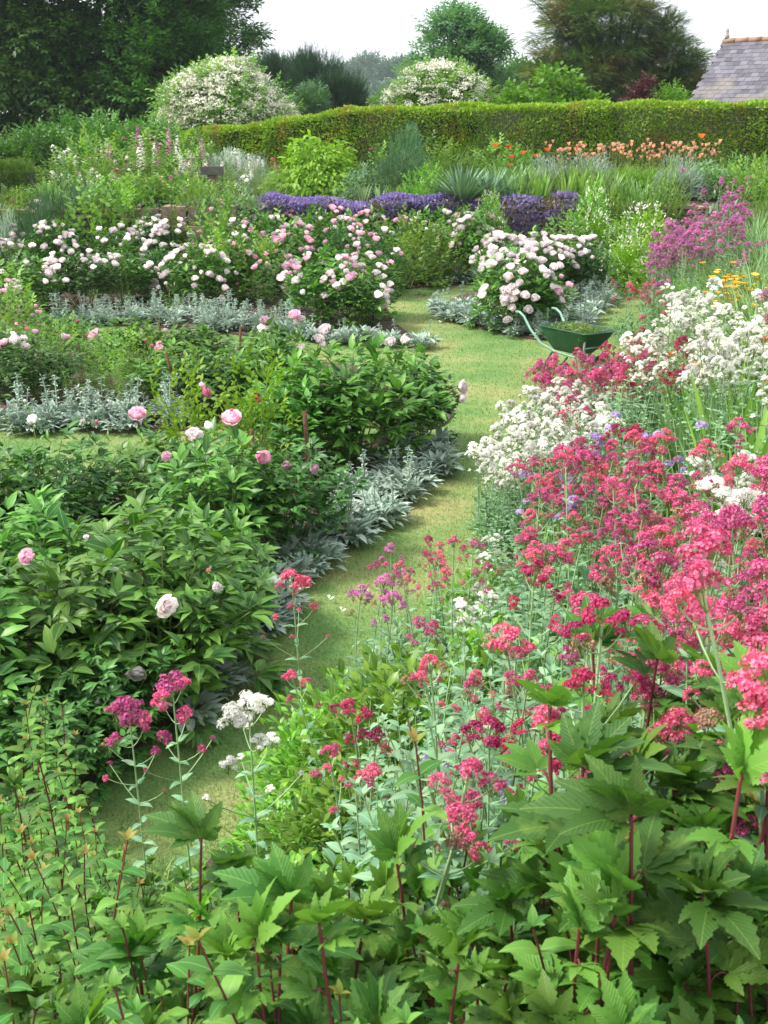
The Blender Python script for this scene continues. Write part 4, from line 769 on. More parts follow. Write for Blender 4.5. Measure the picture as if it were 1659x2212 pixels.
# ---- bed B
a = peony(0, 0, 1.1, .85, label='peony bush with a fan of blush blooms in front of the middle cross path', base=G(600, 905))
for x, y, m, s in ((570, 700, FPK[0], 1.2), (568, 716, FBL[0], 1.1), (638, 686, FPK[1], 1.2), (650, 694, FBL[1], .9), (705, 718, FBL[2], 1.3), (688, 738, FBL[0], 1.1), (652, 756, FBL[1], 1.0), (700, 748, FBL[3], 1.), (640, 700, FBL[3], .9), (716, 742, FBUD[1], .8)): bloom(a, x, y, m, .0, None, s)
peony(0, 0, 1.1, .65, label='dark flowerless peony bush left of the fan of blush blooms', base=G(480, 895), dark=True)
peony(0, 0, 1.1, .6, label='flowerless peony bush behind the leaning brown stake', base=G(400, 880))
peony(0, 0, 1.0, .6, label='flowerless peony bush right of the twin stakes in the second bed', base=G(560, 850))
peony(0, 0, 1.1, .7, 8, FBL, 'peony bush with pink blooms at the left edge of the second bed', base=G(-30, 840))
# ---- bed C front row
def prow(lst, **k):
    for px, py, w_, h_, nf, fl, dk, lab in lst: peony(0, 0, w_, h_, nf, fl, lab, dk, base=G(px, py), **k)
prow([(185, 672, 1.35, .95, 22, FBL, True, 'dark rounded peony bush crowned with blush blooms at left of the silver edging'),
 (60, 690, 1.2, .85, 10, FBL, False, 'peony bush with scattered white blooms at the left edge beyond the cross path'),
 (430, 665, 1.2, .90, 26, FBL, False, 'peony bush with a shoulder of white blooms beside the hot pink rose'),
 (350, 640, 1.1, .85, 10, FBL, True, 'peony bush tucked behind the low silver patch, blooms on its left'),
 (700, 705, 1.35, 1.0, 20, FPK+FBL, False, 'broad peony bush with pink blooms above the silver plants'),
 (765, 714, 1.1, .85, 9, FPK+FBL, False, 'peony bush at the tip of the middle bed beside the rusty stake'),
 (800, 688, 1.05, .9, 16, FBL, False, 'peony bush whose blooms spill right over the narrow lawn'),
 (610, 680, 1.0, .85, 9, FPK, True, 'peony bush with large pink blooms left of the broad one')], low=.35)
prow([(125, 625, 1.2, 1.09, 20, FBL, False, 'second row peony bush thick with white blooms at left'),
 (55, 612, 1.2, 1.09, 14, FBL, True, 'peony bush with white pompoms near the left edge below the rosemary'),
 (255, 628, 1.2, 1.09, 16, FBL, True, 'second row peony bush with pale blooms behind the dark rounded one'),
 (365, 612, 1.1, 1.15, 24, FBL, True, 'dark peony bush with a cluster of white blooms below the stone steps'),
 (520, 618, 1.1, 1.09, 15, FPK+FBL, True, 'peony bush with pink blooms right of the stone steps'),
 (640, 630, 1.2, 1.09, 18, FPK, False, 'peony bush with a band of soft pink blooms in the middle distance'),
 (745, 625, 1.2, 1.15, 20, FPK+FBL, True, 'peony bush with pink and white blooms below the purple carpet'),
 (810, 640, 1.1, 1.09, 16, FPK+FBL, True, 'dark peony bush left of the round green rose bush'),
 (1020, 604, 1.1, 1.09, 12, FBL, False, 'peony bush in the far border just left of the triangular bed blooms'),
 (450, 600, 1.1, 1.09, 8, FPK, False, 'peony bush with few pink blooms at the foot of the steps'),
 (180, 600, 1.2, 1.09, 18, FBL, False, 'farthest left peony bush with a drift of white blooms below the rosemary')], low=.4)
prow([(90, 598, 1.2, 1.35, 14, FBL, True, 'tall pale flowered peony under the rosemary at far left'), (330, 599, 1.1, 1.3, 12, FPK, False, 'tall peony before the bare stone of the wall'),
 (560, 599, 1.2, 1.25, 14, FPK+FBL, True, 'tall pink peony right of the steps against the wall'), (650, 598, 1.1, 1.2, 16, FPK, False, 'tall pink peony beneath the lime shrub'), (725, 598, 1.2, 1.25, 16, FPK, True, 'highest pink peony before the purple carpet'),
 (800, 599, 1.2, 1.15, 14, FPK+FBL, False, 'tall blush peony before the middle of the purple carpet'), (870, 598, 1.1, 1.2, 6, FPK, True, 'tall peony with few blooms left of the yucca'), (960, 598, 1.1, 1.15, 6, FBL, False, 'tall peony with few blooms below the yucca'), (1050, 598, 1.2, 1.1, 16, FPK+FBL, True, 'tall peony with blush blooms behind the triangular bed')], low=.4)
prow([(20, 650, 1.1, .9, 16, FBL, False, 'white peony bush at the left edge over the cross path bed'), (270, 655, 1.1, .85, 10, FBL, False, 'peony bush with pale blooms above the silver spikes at left'), (520, 650, 1.0, .9, 10, FPK+FBL, False, 'peony bush left of the large pink blooms'), (330, 612, 1.1, 1.1, 16, FBL, False, 'white peony bush left below the steps'), (590, 610, 1.1, 1.1, 16, FPK+FBL, False, 'blush peony bush right below the steps'), (690, 612, 1.2, 1.2, 18, FPK+FBL, False, 'blush peony bush in the middle of the back row'), (920, 597, 1.1, 1.1, 10, FBL, False, 'white peony bush at the end of the narrow lawn'), (1000, 598, 1.1, 1.1, 14, FPK+FBL, False, 'blush peony bush before the yucca')], low=.4)
# ---- bed D, the triangular bed
prow([(1105, 712, 1.25, 1.0, 38, FBL, False, 'white peony bush at the front of the triangular bed behind the wheelbarrow'),
 (1150, 708, 1.2, .8, 3, FPK, False, 'nearly flowerless peony bush right beside the wheelbarrow'),
 (1085, 655, 1.15, 1.05, 46, FBL, False, 'white peony bush at the back left of the triangular bed'),
 (1150, 655, 1.3, 1.05, 50, FBL, False, 'white peony bush in the centre of the triangular bed'),
 (1215, 645, 1.1, .95, 18, FBL, True, 'dark peony bush right of centre in the triangular bed'),
 (1268, 640, 1.05, .9, 8, FBL, True, 'dark peony bush with a few white pompoms at the right end of the triangular bed')], low=.45, fsc=1.05)
# ---- silver edging
def edging(pts, n, label, group, width=.3, spikes=(1, 3), sc=1.):
    W = np.array([G(*p)[:2] for p in pts]); s = np.concatenate([[0], np.cumsum(np.linalg.norm(np.diff(W, axis=0), axis=1))])
    for i in range(n):
        u = (i+rng.random()*.8)/n*s[-1]; x = np.interp(u, s, W[:, 0])+U(-width, width); y = np.interp(u, s, W[:, 1])+U(-width, width)*.8; t = thing('lambs_ear_plant', (x, y, .03), label, 'silver plant', group, rz=U(0, 6)); k = sc*U(.8, 1.2)
        ob('foliage', LFM[rng.integers(4)], t, sc=(k*1.15, k*1.15, k))
        for j in range(rng.integers(*spikes)): ob('flower_spike', LSP[rng.integers(4)], t, (U(-.07, .07), U(-.07, .07), 0), (U(-.15, .15), U(-.15, .15), U(0, 6)), k*U(.8, 1.15))
edging([(400, 1560), (500, 1410), (590, 1300), (680, 1210)], 30, 'woolly silver edging plant beside the near bend of the lawn', 'silver plants along the near bend', .14, (0, 1))
edging([(680, 1200), (800, 1115), (870, 1065), (925, 985)], 44, 'woolly silver edging plant along the lawn between the dark shrublet and the bed tip', 'silver plants along the front bed', .22, (0, 2))
edging([(900, 975), (850, 1050), (720, 1110)], 16, 'woolly silver plant tucked under the broad dark peony', 'silver plants under the broad peony', .15, (0, 3))
edging([(20, 925), (140, 925), (270, 925), (390, 905)], 34, 'tall flowering silver plant along the second bed at left', 'silver plants of the second bed', .35, (1, 4), 1.15)
edging([(170, 700), (280, 690), (400, 700), (520, 712), (600, 722)], 60, 'silver plant with upright woolly spikes on the cross path edge, left of the pink peonies', 'silver plants on the cross path', .55, (2, 5), 1.1)
edging([(600, 722), (720, 738), (840, 748), (915, 752)], 30, 'low silver plant along the cross path edge under the pink peonies', 'silver plants under the pink peonies', .3, (0, 2))
edging([(895, 612), (1010, 612)], 22, 'silver plant at the far end of the narrow lawn', 'silver plants at the far end of the narrow lawn', .35, (1, 4), 1.2)
edging([(965, 668), (1000, 695), (1090, 715), (1180, 735)], 44, 'silver plant on the front left rim of the triangular bed', 'silver plants left rim of the triangular bed', .3, (0, 3), 1.1)
edging([(1190, 730), (1230, 690), (1280, 655), (1305, 630)], 44, 'silver plant on the right rim of the triangular bed behind the wheelbarrow', 'silver plants right rim of the triangular bed', .4, (1, 4), 1.15)
# ---- roses and fillers among the beds
RB = [mound_mesh('foliage', 'sp_ov', 'rose', H=.9, Rr=.5, n=240, size=.17, depth=.6, spike=.2) for i in range(3)]; RBL = [mound_mesh('foliage', 'sp_ov', 'lime', H=.9, Rr=.42, n=230, size=.13, depth=.8, spike=.3) for i in range(2)]
FILL = [mound_mesh('foliage', 'sp_ov', 'choisya', H=.7, Rr=.5, n=300, size=.12, depth=.7) for i in range(2)]; FERN = [mound_mesh('foliage', 'blade', 'phlox', H=.7, Rr=.45, n=700, size=.2, depth=.8) for i in range(2)]
def rose(px, py, s, nf, label, lime=False, fl=None, hh=1., fsc=1.): F = RBL if lime else RB; return bloomed('rose_bush', F[rng.integers(2)], fl or FRS, G(px, py, .03), (s, s, s*hh), label, 'rose', 'rose bushes in the beds', nf, (.5, .5, .9), .2, fsc)
a = rose(420, 1060, .95, 0, 'yellow green rose bush with a bright pink bloom in the front bed', True, hh=1.35)
bloom(a, 385, 857, FRS[0], -.1, (-.3, -.8, .3), 1.5, name='rose'); bloom(a, 402, 845, FPK[0], -.1, (.2, -.8, .3), .7, name='rose')
a = rose(560, 1050, 1., 0, 'rose bush carrying the single dark crimson bloom', True, hh=1.25); bloom(a, 583, 854, FCR[0], -.1, (-.1, -.8, .4), 1.05, name='rose'); bloom(a, 590, 862, FRS[1], -.15, (.3, -.8, .2), .7, name='rose')
rose(640, 1000, .9, 0, 'leafy green rose bush behind the crimson bloom', True, hh=1.2)
rose(40, 800, .8, 9, 'rose bush with pale pink blooms at the left edge of the second bed')
peony(0, 0, 1.1, .65, 3, FPK, 'dark peony bush at left between the roses of the second bed', True, base=G(90, 870))
peony(0, 0, 1.1, .55, 2, FPK, 'peony bush behind the thin rose of the second bed', False, base=G(300, 800))
peony(0, 0, 1.1, .5, 4, FPK, 'dark peony bush beside the cross path at left', True, base=G(130, 765))
peony(0, 0, 1.1, .5, 2, FPK, 'peony bush beside the cross path below the silver spikes', False, base=G(420, 800))
rose(110, 830, .7, 3, 'leafy rose bush left of the twin stakes'); rose(330, 860, .7, 2, 'thin rose bush above the silver plants in the second bed')
rose(250, 850, .7, 1, 'leafy rose bush standing over the gap in the silver plants'); rose(160, 790, .6, 5, 'rose bush with small pink blooms beside the cross path'); rose(20, 740, .95, 16, 'rose bush with white pink blooms at the left edge by the cross path', fl=FPK)
rose(470, 655, 1.2, 9, 'rose bush with hot pink clusters in the middle of the far bed', fl=FRS, hh=1.25); rose(560, 650, 1.1, 3, 'leafy rose bush left of the pink peonies'); rose(880, 622, 1.35, 2, 'round leafy green bush between pink peonies and white peonies'); rose(930, 612, 1.1, 3, 'rose bush at the far end of the narrow lawn')
for px, py, s, nf, lb in ((200, 590, 1.4, 7, 'pink rose bush below the rosemary mound'), (270, 596, 1.3, 6, 'pink rose bush left of the bare stone wall'), (310, 600, 1.2, 5, 'yellow green bush below the bare stone wall'), (690, 596, 1.15, 12, 'pink rose bush climbing before the purple carpet at left'), (760, 600, 1.05, 9, 'pink rose bush before the purple carpet near its middle'), (900, 594, 1.05, 7, 'rose bush with small pink blooms under the yucca'), (600, 600, 1.2, 4, 'rose bush right of the silver bush on the wall'), (1000, 595, 1.2, 3, 'leafy bush below the purple carpet right of the yucca'), (1215, 600, 1.2, 1, 'leafy bush below the purple carpet at its right end')):
    rose(px, py, s, nf, lb, lime='yellow' in lb, fl=FRS+FPK[:1])
# dark bottlebrush shrublets, lily stems
BOT = [pair_stem(i, H=.45, lf='needle', size=.05, nodes=30, mat='rosem', smat='brownstem', tipn=4, tipmat=0, alt=True) for i in range(2)]; LIL = [pair_stem(i, H=.75, lf='blade', size=.13, nodes=34, mat='grassy', smat='brownstem', lift=.1, tipn=8, tipmat=0, alt=True, shrink=.3) for i in range(2)]
stemplant('spurge_plant', BOT, .6, .45, G(700, 1170, .03), 'dark needle leaved shrublet between the peonies and silver edging', 'plant', None, 12, .16)
stemplant('lily_plant', LIL, .7, .75, G(300, 1215, .03), 'tall lily stem with narrow curling leaves among the peonies', 'plant', None, 2, .1, .06)
stemplant('lily_plant', LIL, .55, .75, G(665, 1130, .03), 'shorter lily stem beside the nodding pink peonies', 'plant', None, 3, .1, .1)
for px, py, h, lb in ((290, 880, .6, 'narrow leaved tuft above the silver gap in the second bed'), (205, 850, .6, 'narrow leaved tuft left of the silver gap'), (160, 880, .5, 'narrow leaved tuft near the silver plants at left'), (850, 618, .9, 'feathery upright plant beside the round green bush'), (275, 668, .6, 'grey green tuft between the rounded peony and the white ones')): stemplant('narrow_leaved_plant', LIL, h, .75, G(px, py, .03), lb, 'plant', None, 10, .22, .25)
# stakes
def stake(px, pyt, pyb, label, slant=(0, 0), r=.016):
    b = G(px, pyb, .0); Hh = at(px, pyt, b[1])[2]; g = Geo(); g.tube(curve((0, 0, -.1), (slant[0], slant[1], Hh), (.01, 0, .0), 5), r*np.array([1, .95, 1, .9, .95]), 8, cap=True); t = ob('wooden_stake', g.mesh('wooden_stake', [M['wood']]), None, (b[0], b[1], 0), (0, 0, 0)); tag(t, label, 'stake', 'wooden stakes in the beds')
for v in ((663, 888, 1075, 'brown stake with a pale cut top before the broad dark peony', (0, 0), .02), (553, 928, 1150, 'dark bark covered stake below the crimson rose bloom', (0, 0), .018), (320, 1238, 1440, 'short dark stake just above the large nodding white bloom'), (505, 705, 870, 'leaning brown stake between silver spikes and the dark peony', (.12, 0)), (388, 762, 900, 'leaning stake right of the tall lily leaves in the second bed', (-.1, 0)), (150, 740, 830, 'thin dark stake, left one of the twin stakes', (0, 0), .01), (178, 742, 830, 'thin dark stake, right one of the twin stakes', (0, 0), .01),
          (350, 700, 790, 'short stake before the silver spikes at left', (0, 0)), (552, 580, 650, 'stake between white and pink peonies in the middle bed'), (805, 590, 705, 'rusty stake beside the pink peonies by the lawn', (0, 0)), (1138, 625, 706, 'rusty stake in the triangular bed left of the wheelbarrow'), (1185, 600, 690, 'thin slanting stake among the white peonies', (.08, 0)), (222, 570, 650, 'thin stake between the left peony bushes'), (478, 1080, 1250, 'stub of a brown stake in the front bed behind the big peony', (0, 0)), (742, 1130, 1185, 'short grey peg in the soil by the silver edging')): stake(*v)
for px, py in ((712, 1304), (786, 1288), (738, 1330), (970, 690), (950, 700)):
    g = Geo(); g.add(LF['pet'], [(0, 0, .03)], [(1, .3, .1)], sc=.035); g.add(LF['pet'], [(0, .01, .035)], [(-.4, 1, .2)], sc=.03); p = G(px, py, .004); tag(ob('fallen_petal', g.mesh('fallen_petal', [M['white']]), None, p), {712: 'largest white fallen petal on the near lawn', 786: 'white fallen petal on the lawn edge near the magenta valerian', 738: 'tiny white fallen petal nearest the camera', 970: 'white fallen petal on the narrow lawn, right one', 950: 'white fallen petal on the narrow lawn, left one'}[px], 'petal', 'fallen petals')
# ---------------------------------------------------------------- the right border: valerians in drifts
def drift(poly, n, h, fn, jit=.12, ymax=None, mind=0.):
    Q = np.array(poly, float); lo, hi = Q.min(0), Q.max(0); c = 0; k = 0; done = []
    while c < n and k < n*40:
        k += 1; p = lo+(hi-lo)*rng.random(2)
        if not inside(p[None], Q)[0]: continue
        hh = h*U(1-jit, 1+jit); b = top(p[0], p[1], hh, ymax)
        if b is None or (mind and any(np.hypot(*(b-d)[:2]) < mind for d in done)): continue
        done.append(b); fn(b, hh); c += 1
def vd(poly, n, h, col, label, group, ns=3, mixc=None, spread=.10, mind=.08, base=True, hs=.98): drift(poly, n, h, lambda b, hh: valerian(b, hh, col, label, group, ns, spread, mixc, base=base, hs=hs), mind=mind)
vd([(1080, 1030), (1230, 950), (1400, 930), (1659, 900), (1700, 1420), (1500, 1330), (1300, 1250), (1090, 1130)], 32, .9, 'pink', 'crimson pink valerian clump in the dense drift on the right slope', 'pink valerians of the right slope', 3, 'rosy')
vd([(1100, 1040), (1240, 960), (1420, 930), (1500, 1100), (1200, 1150)], 6, .95, 'pink', 'taller pink valerian at the upper left shoulder of the dense drift', 'shoulder of the pink drift', 4)
vd([(850, 1180), (1030, 1160), (1060, 1280), (880, 1380), (840, 1280)], 8, .85, 'pink', 'pink valerian leaning over the near lawn right of the magenta heads', 'pink valerians over the near lawn', 2, 'rosy', hs=.72)
vd([(800, 1200), (870, 1180), (880, 1300), (810, 1310)], 3, .85, 'mag', 'magenta valerian clump overhanging the lawn above the single pink stem', 'magenta valerians over the near lawn', 2)
valerian(top(655, 1262, 1.0), 1.0, 'pink', 'tall leaning pink valerian stem standing alone before the lawn', None, 1, .02, base=False, hs=1.2).rotation_euler = (0, -.08, 0)
valerian(top(385, 1492, .9), .9, 'rosy', 'single pink valerian with a broad head before the dark peony', None, 1, .02, base=False, hs=1.4)
valerian(top(285, 1545, .86), .86, 'rosy', 'single pink valerian left of the broad headed one', None, 1, .02, base=False, hs=1.3)
valerian(top(760, 1490, .85), .85, 'crim', 'deep crimson valerian in front of the yellow green bush', None, 2, .06, hs=.75)
valerian(top(545, 1530, .86), .86, 'white', 'single white valerian standing before the near lawn', None, 1, .02, base=False, hs=1.3)
valerian(top(1150, 1245, .95), .95, 'crim', 'crimson round headed valerian on a bare stem in the middle of the slope', None, 1, .02)
valerian(top(1288, 1355, .95), .95, 'crim', 'crimson round headed valerian right of the twin pink heads', None, 1, .02)
valerian(top(1235, 1290, .95), .95, 'pink', 'broad twin headed pink valerian below the dense drift', None, 2, .05)
valerian(top(1590, 1340, .9), .95, 'pink', 'pink valerian with the lowest broad head near the right edge', None, 3, .1)
valerian(top(1065, 1600, .7), .7, 'crim', 'small dark crimson valerian low in the middle foreground', None, 1, .03)
valerian(top(1210, 1620, .7), .7, 'crim', 'small dark crimson valerian low beside the big palmate leaves', None, 1, .03)
vd([(680, 1420), (760, 1440), (860, 1560), (830, 1700), (720, 1650)], 3, .75, 'pink', 'pink valerian among the glossy yellow green bushes', 'pink valerians by the glossy bushes', 2, hs=.7)
vd([(840, 1350), (1000, 1330), (1100, 1450), (1400, 1400), (1500, 1480), (1100, 1520), (900, 1480)], 6, .8, 'pink', 'pink valerian on the lower slope above the palmate leaves', 'pink valerians of the lower slope', 2, 'crim', hs=.62)
vd([(1110, 880), (1200, 800), (1300, 830), (1320, 900), (1210, 960), (1060, 1010), (1030, 960)], 46, .75, 'white', 'white valerian clump spilling towards the lawn below the wheelbarrow', 'white valerians beside the path', 5, mind=.09, hs=1.05)
vd([(1000, 1130), (1080, 1150), (1060, 1330), (980, 1320)], 4, .6, 'white', 'white valerian under the pink heads at the near lawn edge', 'white valerians at the near lawn edge', 3)
vd([(1380, 700), (1460, 640), (1500, 600), (1560, 660), (1659, 650), (1700, 760), (1400, 760)], 30, .95, 'white', 'white valerian clump of the big white drift at upper right', 'white valerians of the upper right', 5, mind=.1)
vd([(1480, 610), (1550, 600), (1560, 640), (1460, 650)], 4, 1.15, 'white', 'tallest white valerian in the upper right drift', 'tallest white valerians', 4)
vd([(1500, 1010), (1659, 940), (1659, 1060), (1560, 1080)], 6, .85, 'white', 'white valerian behind the dense pink drift at the right edge', 'white valerians behind the pink drift', 3)
vd([(1160, 790), (1190, 740), (1330, 735), (1400, 730), (1400, 790), (1300, 800), (1170, 830)], 26, .88, 'rosy', 'magenta or red valerian in front of the wheelbarrow', 'valerians in front of the wheelbarrow', 3, 'pink', mind=.08, hs=1.05)
vd([(1340, 610), (1420, 600), (1430, 680), (1340, 690)], 8, .85, 'pink', 'red pink valerian standing against the far lawn at right', 'red valerians by the far lawn', 2, 'crim')
vd([(1350, 720), (1420, 710), (1540, 760), (1550, 800), (1340, 820)], 16, .85, 'crim', 'crimson valerian among orange poppies below the white drift', 'crimson valerians below the white drift', 2)
vd([(1420, 480), (1440, 420), (1500, 400), (1590, 380), (1600, 470), (1500, 520), (1420, 530)], 46, 1.15, 'mag', 'mauve pink valerian in the tall clump at upper right', 'mauve valerians at upper right', 6, mind=.08, hs=1.3)
vd([(1540, 370), (1590, 375), (1590, 400), (1540, 400)], 3, 1.35, 'mag', 'tallest mauve valerian spire of the upper right clump', 'tallest mauve valerians', 3, hs=1.3)
vd([(1400, 560), (1450, 540), (1470, 600), (1410, 620)], 6, .8, 'mag', 'mauve valerian at the far end of the lawn', 'mauve valerians by the lawn end', 3)
vd([(1600, 480), (1659, 490), (1659, 640), (1600, 560)], 6, .9, 'mag', 'dark mauve valerian at the right edge below the tall clump', 'mauve valerians at the right edge', 2)
vd([(1180, 960), (1400, 900), (1400, 960), (1200, 980)], 5, .8, 'crim', 'crimson valerian among the lilac scabious', 'crimson valerians by the scabious', 2)
vd([(1130, 860), (1300, 870), (1250, 930), (1190, 940)], 3, .85, 'pink', 'pink valerian rising out of the white drift by the path', 'pink valerians in the white drift', 1)
# leafy valerian stems without flowers fill between the drifts
VG = [val_stem(i, tiers=0)[0] for i in range(3)]; NF = [pair_stem(i, H=.8, lf='val', size=.10, nodes=9, mat='glauc', smat='gstem', tipn=4, tipmat=0) for i in range(3)]
def filler(poly, n, h, name, meshes, hm, label, cat, group, ns=5, spread=.14, mind=.1): drift(poly, n, h, lambda b, hh: stemplant(name, meshes, hh, hm, b, label, cat, group, ns, spread, .2), mind=mind)
filler([(1200, 900), (1400, 820), (1659, 780), (1659, 940), (1300, 960)], 34, .75, 'leafy_valerian', NF, .8, 'grey green flowerless valerian between the white and pink drifts', 'plant', 'flowerless valerians of the upper slope')
filler([(900, 1400), (1100, 1330), (1659, 1420), (1659, 1560), (1200, 1640), (900, 1650)], 34, .7, 'leafy_valerian', NF, .8, 'grey green flowerless valerian on the lower slope', 'plant', 'flowerless valerians of the lower slope')
filler([(800, 1500), (1050, 1480), (1150, 1750), (1000, 1900), (780, 1750)], 16, .6, 'leafy_valerian', NF, .8, 'grey green flowerless valerian right of the glossy bushes', 'plant', 'flowerless valerians by the glossy bushes')
filler([(1300, 800), (1659, 740), (1659, 840), (1330, 860)], 16, .8, 'leafy_valerian', NF, .8, 'grey green flowerless valerian below the big white drift', 'plant', 'flowerless valerians below the white drift')
filler([(1440, 500), (1600, 500), (1620, 600), (1480, 610)], 14, .7, 'leafy_valerian', NF, .8, 'flowerless valerian under the mauve clump', 'plant', 'flowerless valerians under the mauve clump')
filler([(1040, 1120), (1150, 1150), (1150, 1350), (1030, 1350)], 10, .6, 'leafy_valerian', NF, .8, 'flowerless valerian along the near lawn edge', 'plant', 'flowerless valerians along the lawn edge')
# glossy yellow green bushes by the near lawn
CH = [mound_mesh('foliage', 'obov', 'choisya', H=.62, Rr=.42, n=900, size=.075, up_bias=.5, depth=.45, jit=.8) for i in range(3)]
for px, py, h, s, lb in ((680, 1480, .62, .75, 'glossy yellow green bush nearest the lawn behind the white valerian'), (620, 1640, .5, .6, 'glossy bush right under the single white valerian'), (740, 1440, .6, .85, 'glossy yellow green bush behind the crimson valerian'), (760, 1620, .5, .8, 'glossy yellow green bush below the crimson valerian'), (870, 1440, .6, 1., 'glossy yellow green bush below the overhanging pink heads'), (960, 1400, .6, 1., 'yellow green bush between pink heads and grey leaves'), (670, 1790, .42, .6, 'lowest glossy bush beside the bottom of the lawn'), (1080, 1330, .6, .9, 'yellow green bush below the round crimson head'), (1050, 1200, .45, .8, 'dark green bush at the lawn edge left of the dense pink drift')):
    b = top(px, py, h); t = thing('glossy_bush', b, lb, 'bush', 'glossy bushes by the lawn', rz=U(0, 6)); ob('foliage', CH[rng.integers(3)], t, sc=(s, s, h/.62*s))
# scabious with seedheads
SCB = [ball_head('lilac', .022, 46, H=U(.45, .6)) for i in range(3)]; SDH = [ball_head('seedh', .017, 50, H=U(.42, .6), fs=.006) for i in range(3)]; STUF = [fan_mesh('foliage', 'blade', 'grassy', .4, 34, .9, .08)]
def scab(b, hh):
    t = thing('scabious_plant', b, 'lilac scabious with brown seedheads behind the dense pink drift', 'flower', 'scabious plants', rz=U(0, 6)); ob('foliage', STUF[0], t)
    for i in range(7): m = (SCB if rng.random() < .5 else SDH)[rng.integers(3)]; ob('flower' if m.name.startswith('fl') else 'flower', m, t, (U(-.1, .1), U(-.1, .1), 0), (U(-.25, .25), U(-.25, .25), U(0, 6)), hh/.58*U(.85, 1.1))
drift([(1150, 960), (1230, 900), (1450, 900), (1500, 950), (1180, 1080)], 16, .72, scab, mind=.1)
# bistort spikes
BIS = [spike_mesh('flower_spike', 'rosy', H=.5, frac=.17, r=.008, n=130, fs=.010, leafy=False, lf='q', smat='redstem', taper=.3), spike_mesh('flower_spike', 'rosy', H=.42, frac=.15, r=.008, n=110, fs=.010, leafy=False, smat='redstem', taper=.3), spike_mesh('flower_spike', 'lilac', H=.5, frac=.14, r=.008, n=110, fs=.010, leafy=False, taper=.3)]
BF = [mound_mesh('foliage', 'ovate', 'phlox', H=.32, Rr=.2, n=60, size=.10, depth=.8, stems=2)]
for px, py, h, lb in ((828, 1830, .6, 'pink bistort with the longest hanging spike in the foreground'), (1028, 1510, .6, 'pink bistort spike beside the grey leaves left of centre'), (1222, 1520, .6, 'pale lilac bistort spike in the middle of the slope'), (955, 1590, .6, 'pale bistort between glossy bush and crimson head'), (1060, 1700, .55, 'lilac bistort below the small crimson valerian'), (955, 1760, .5, 'deep pink bistort by the straw coloured stem'), (1045, 1870, .45, 'low pink bistort in shade of the palmate leaves'), (750, 1890, .45, 'pale bistort spike low in the foreground'), (1190, 1800, .5, 'short pink bistort right of the straw stems')):
    b = top(px, py, h)
    if b is None: continue
    t = thing('bistort_plant', b, lb, 'flower', 'bistorts in the foreground', rz=U(0, 6)); ob('foliage', BF[0], t)
    for i in range(3): ob('flower_spike', BIS[2 if 'pale' in lb or 'lilac' in lb else rng.integers(2)], t, (U(-.05, .05) if i else 0, U(-.05, .05) if i else 0, 0), (U(-.15, .15) if i else 0, U(-.15, .15) if i else 0, U(0, 6)), h/.5*(1 if not i else U(.7, .9)))
for px, py, lb in ((880, 1555, 'bare straw coloured dead stem, the tallest of two'), (925, 1690, 'bare straw coloured dead stem leaning right')):
    b = top(px, py, .7); g = Geo(); g.tube(curve((.12, 0, 0), (0, 0, .7), (.02, 0, 0), 6), .0032, 5); tag(ob('dead_stem', g.mesh('dead_stem', [M['dry']]), None, b), lb, 'dead stem')
# poppies, yellow daisies, mallow
OP = [cup_flower('orange', .045, 6, H=.8, centre='seedh'), cup_flower('orange', .04, 5, H=.7, centre='seedh')]; YD = [cup_flower('yellow', .022, 9, H=.5, dome=.15), cup_flower('yellow', .02, 9, H=.42, dome=.15)]
PT = [mound_mesh('foliage', 'blade', 'glauc', H=.4, Rr=.2, n=160, size=.16, depth=.8, stems=2)]
def flowerclump(name, fol, fl, hf, b, h, label, cat, group, n=4, spread=.12, fs=1., tilt=.2, part='flower', fols=1.):
    t = thing(name, b, label, cat, group, rz=U(0, 6)); ob('foliage', fol[rng.integers(len(fol))], t, sc=fols)
    for i in range(n): ob(part, fl[rng.integers(len(fl))], t, (0, 0, 0) if i == 0 else (U(-spread, spread), U(-spread, spread), 0), (0, 0, U(0, 6)) if i == 0 else (U(-tilt, tilt), U(-tilt, tilt), U(0, 6)), h/hf*(1 if i == 0 else U(.75, 1)))
    return t
for px, py, lb in ((1452, 745, 'orange poppy left of the white drift'), (1505, 765, 'orange poppy with two flowers under the crimson heads'), (1562, 722, 'largest orange poppy in the middle of the white drift'), (1648, 752, 'orange poppy at the right edge of the white drift')): flowerclump('orange_poppy', PT, OP, .78, top(px, py, .95), .95, lb, 'poppy', 'orange poppies in the white drift', 2 if 'two' in lb else 1)
drift([(1540, 600), (1560, 580), (1620, 570), (1640, 600), (1560, 620)], 8, .9, lambda b, hh: flowerclump('yellow_daisy', PT, YD, .48, b, hh, 'yellow daisy like plant above the tall white valerians', 'flower', 'yellow daisies', 12, .22), mind=.15)
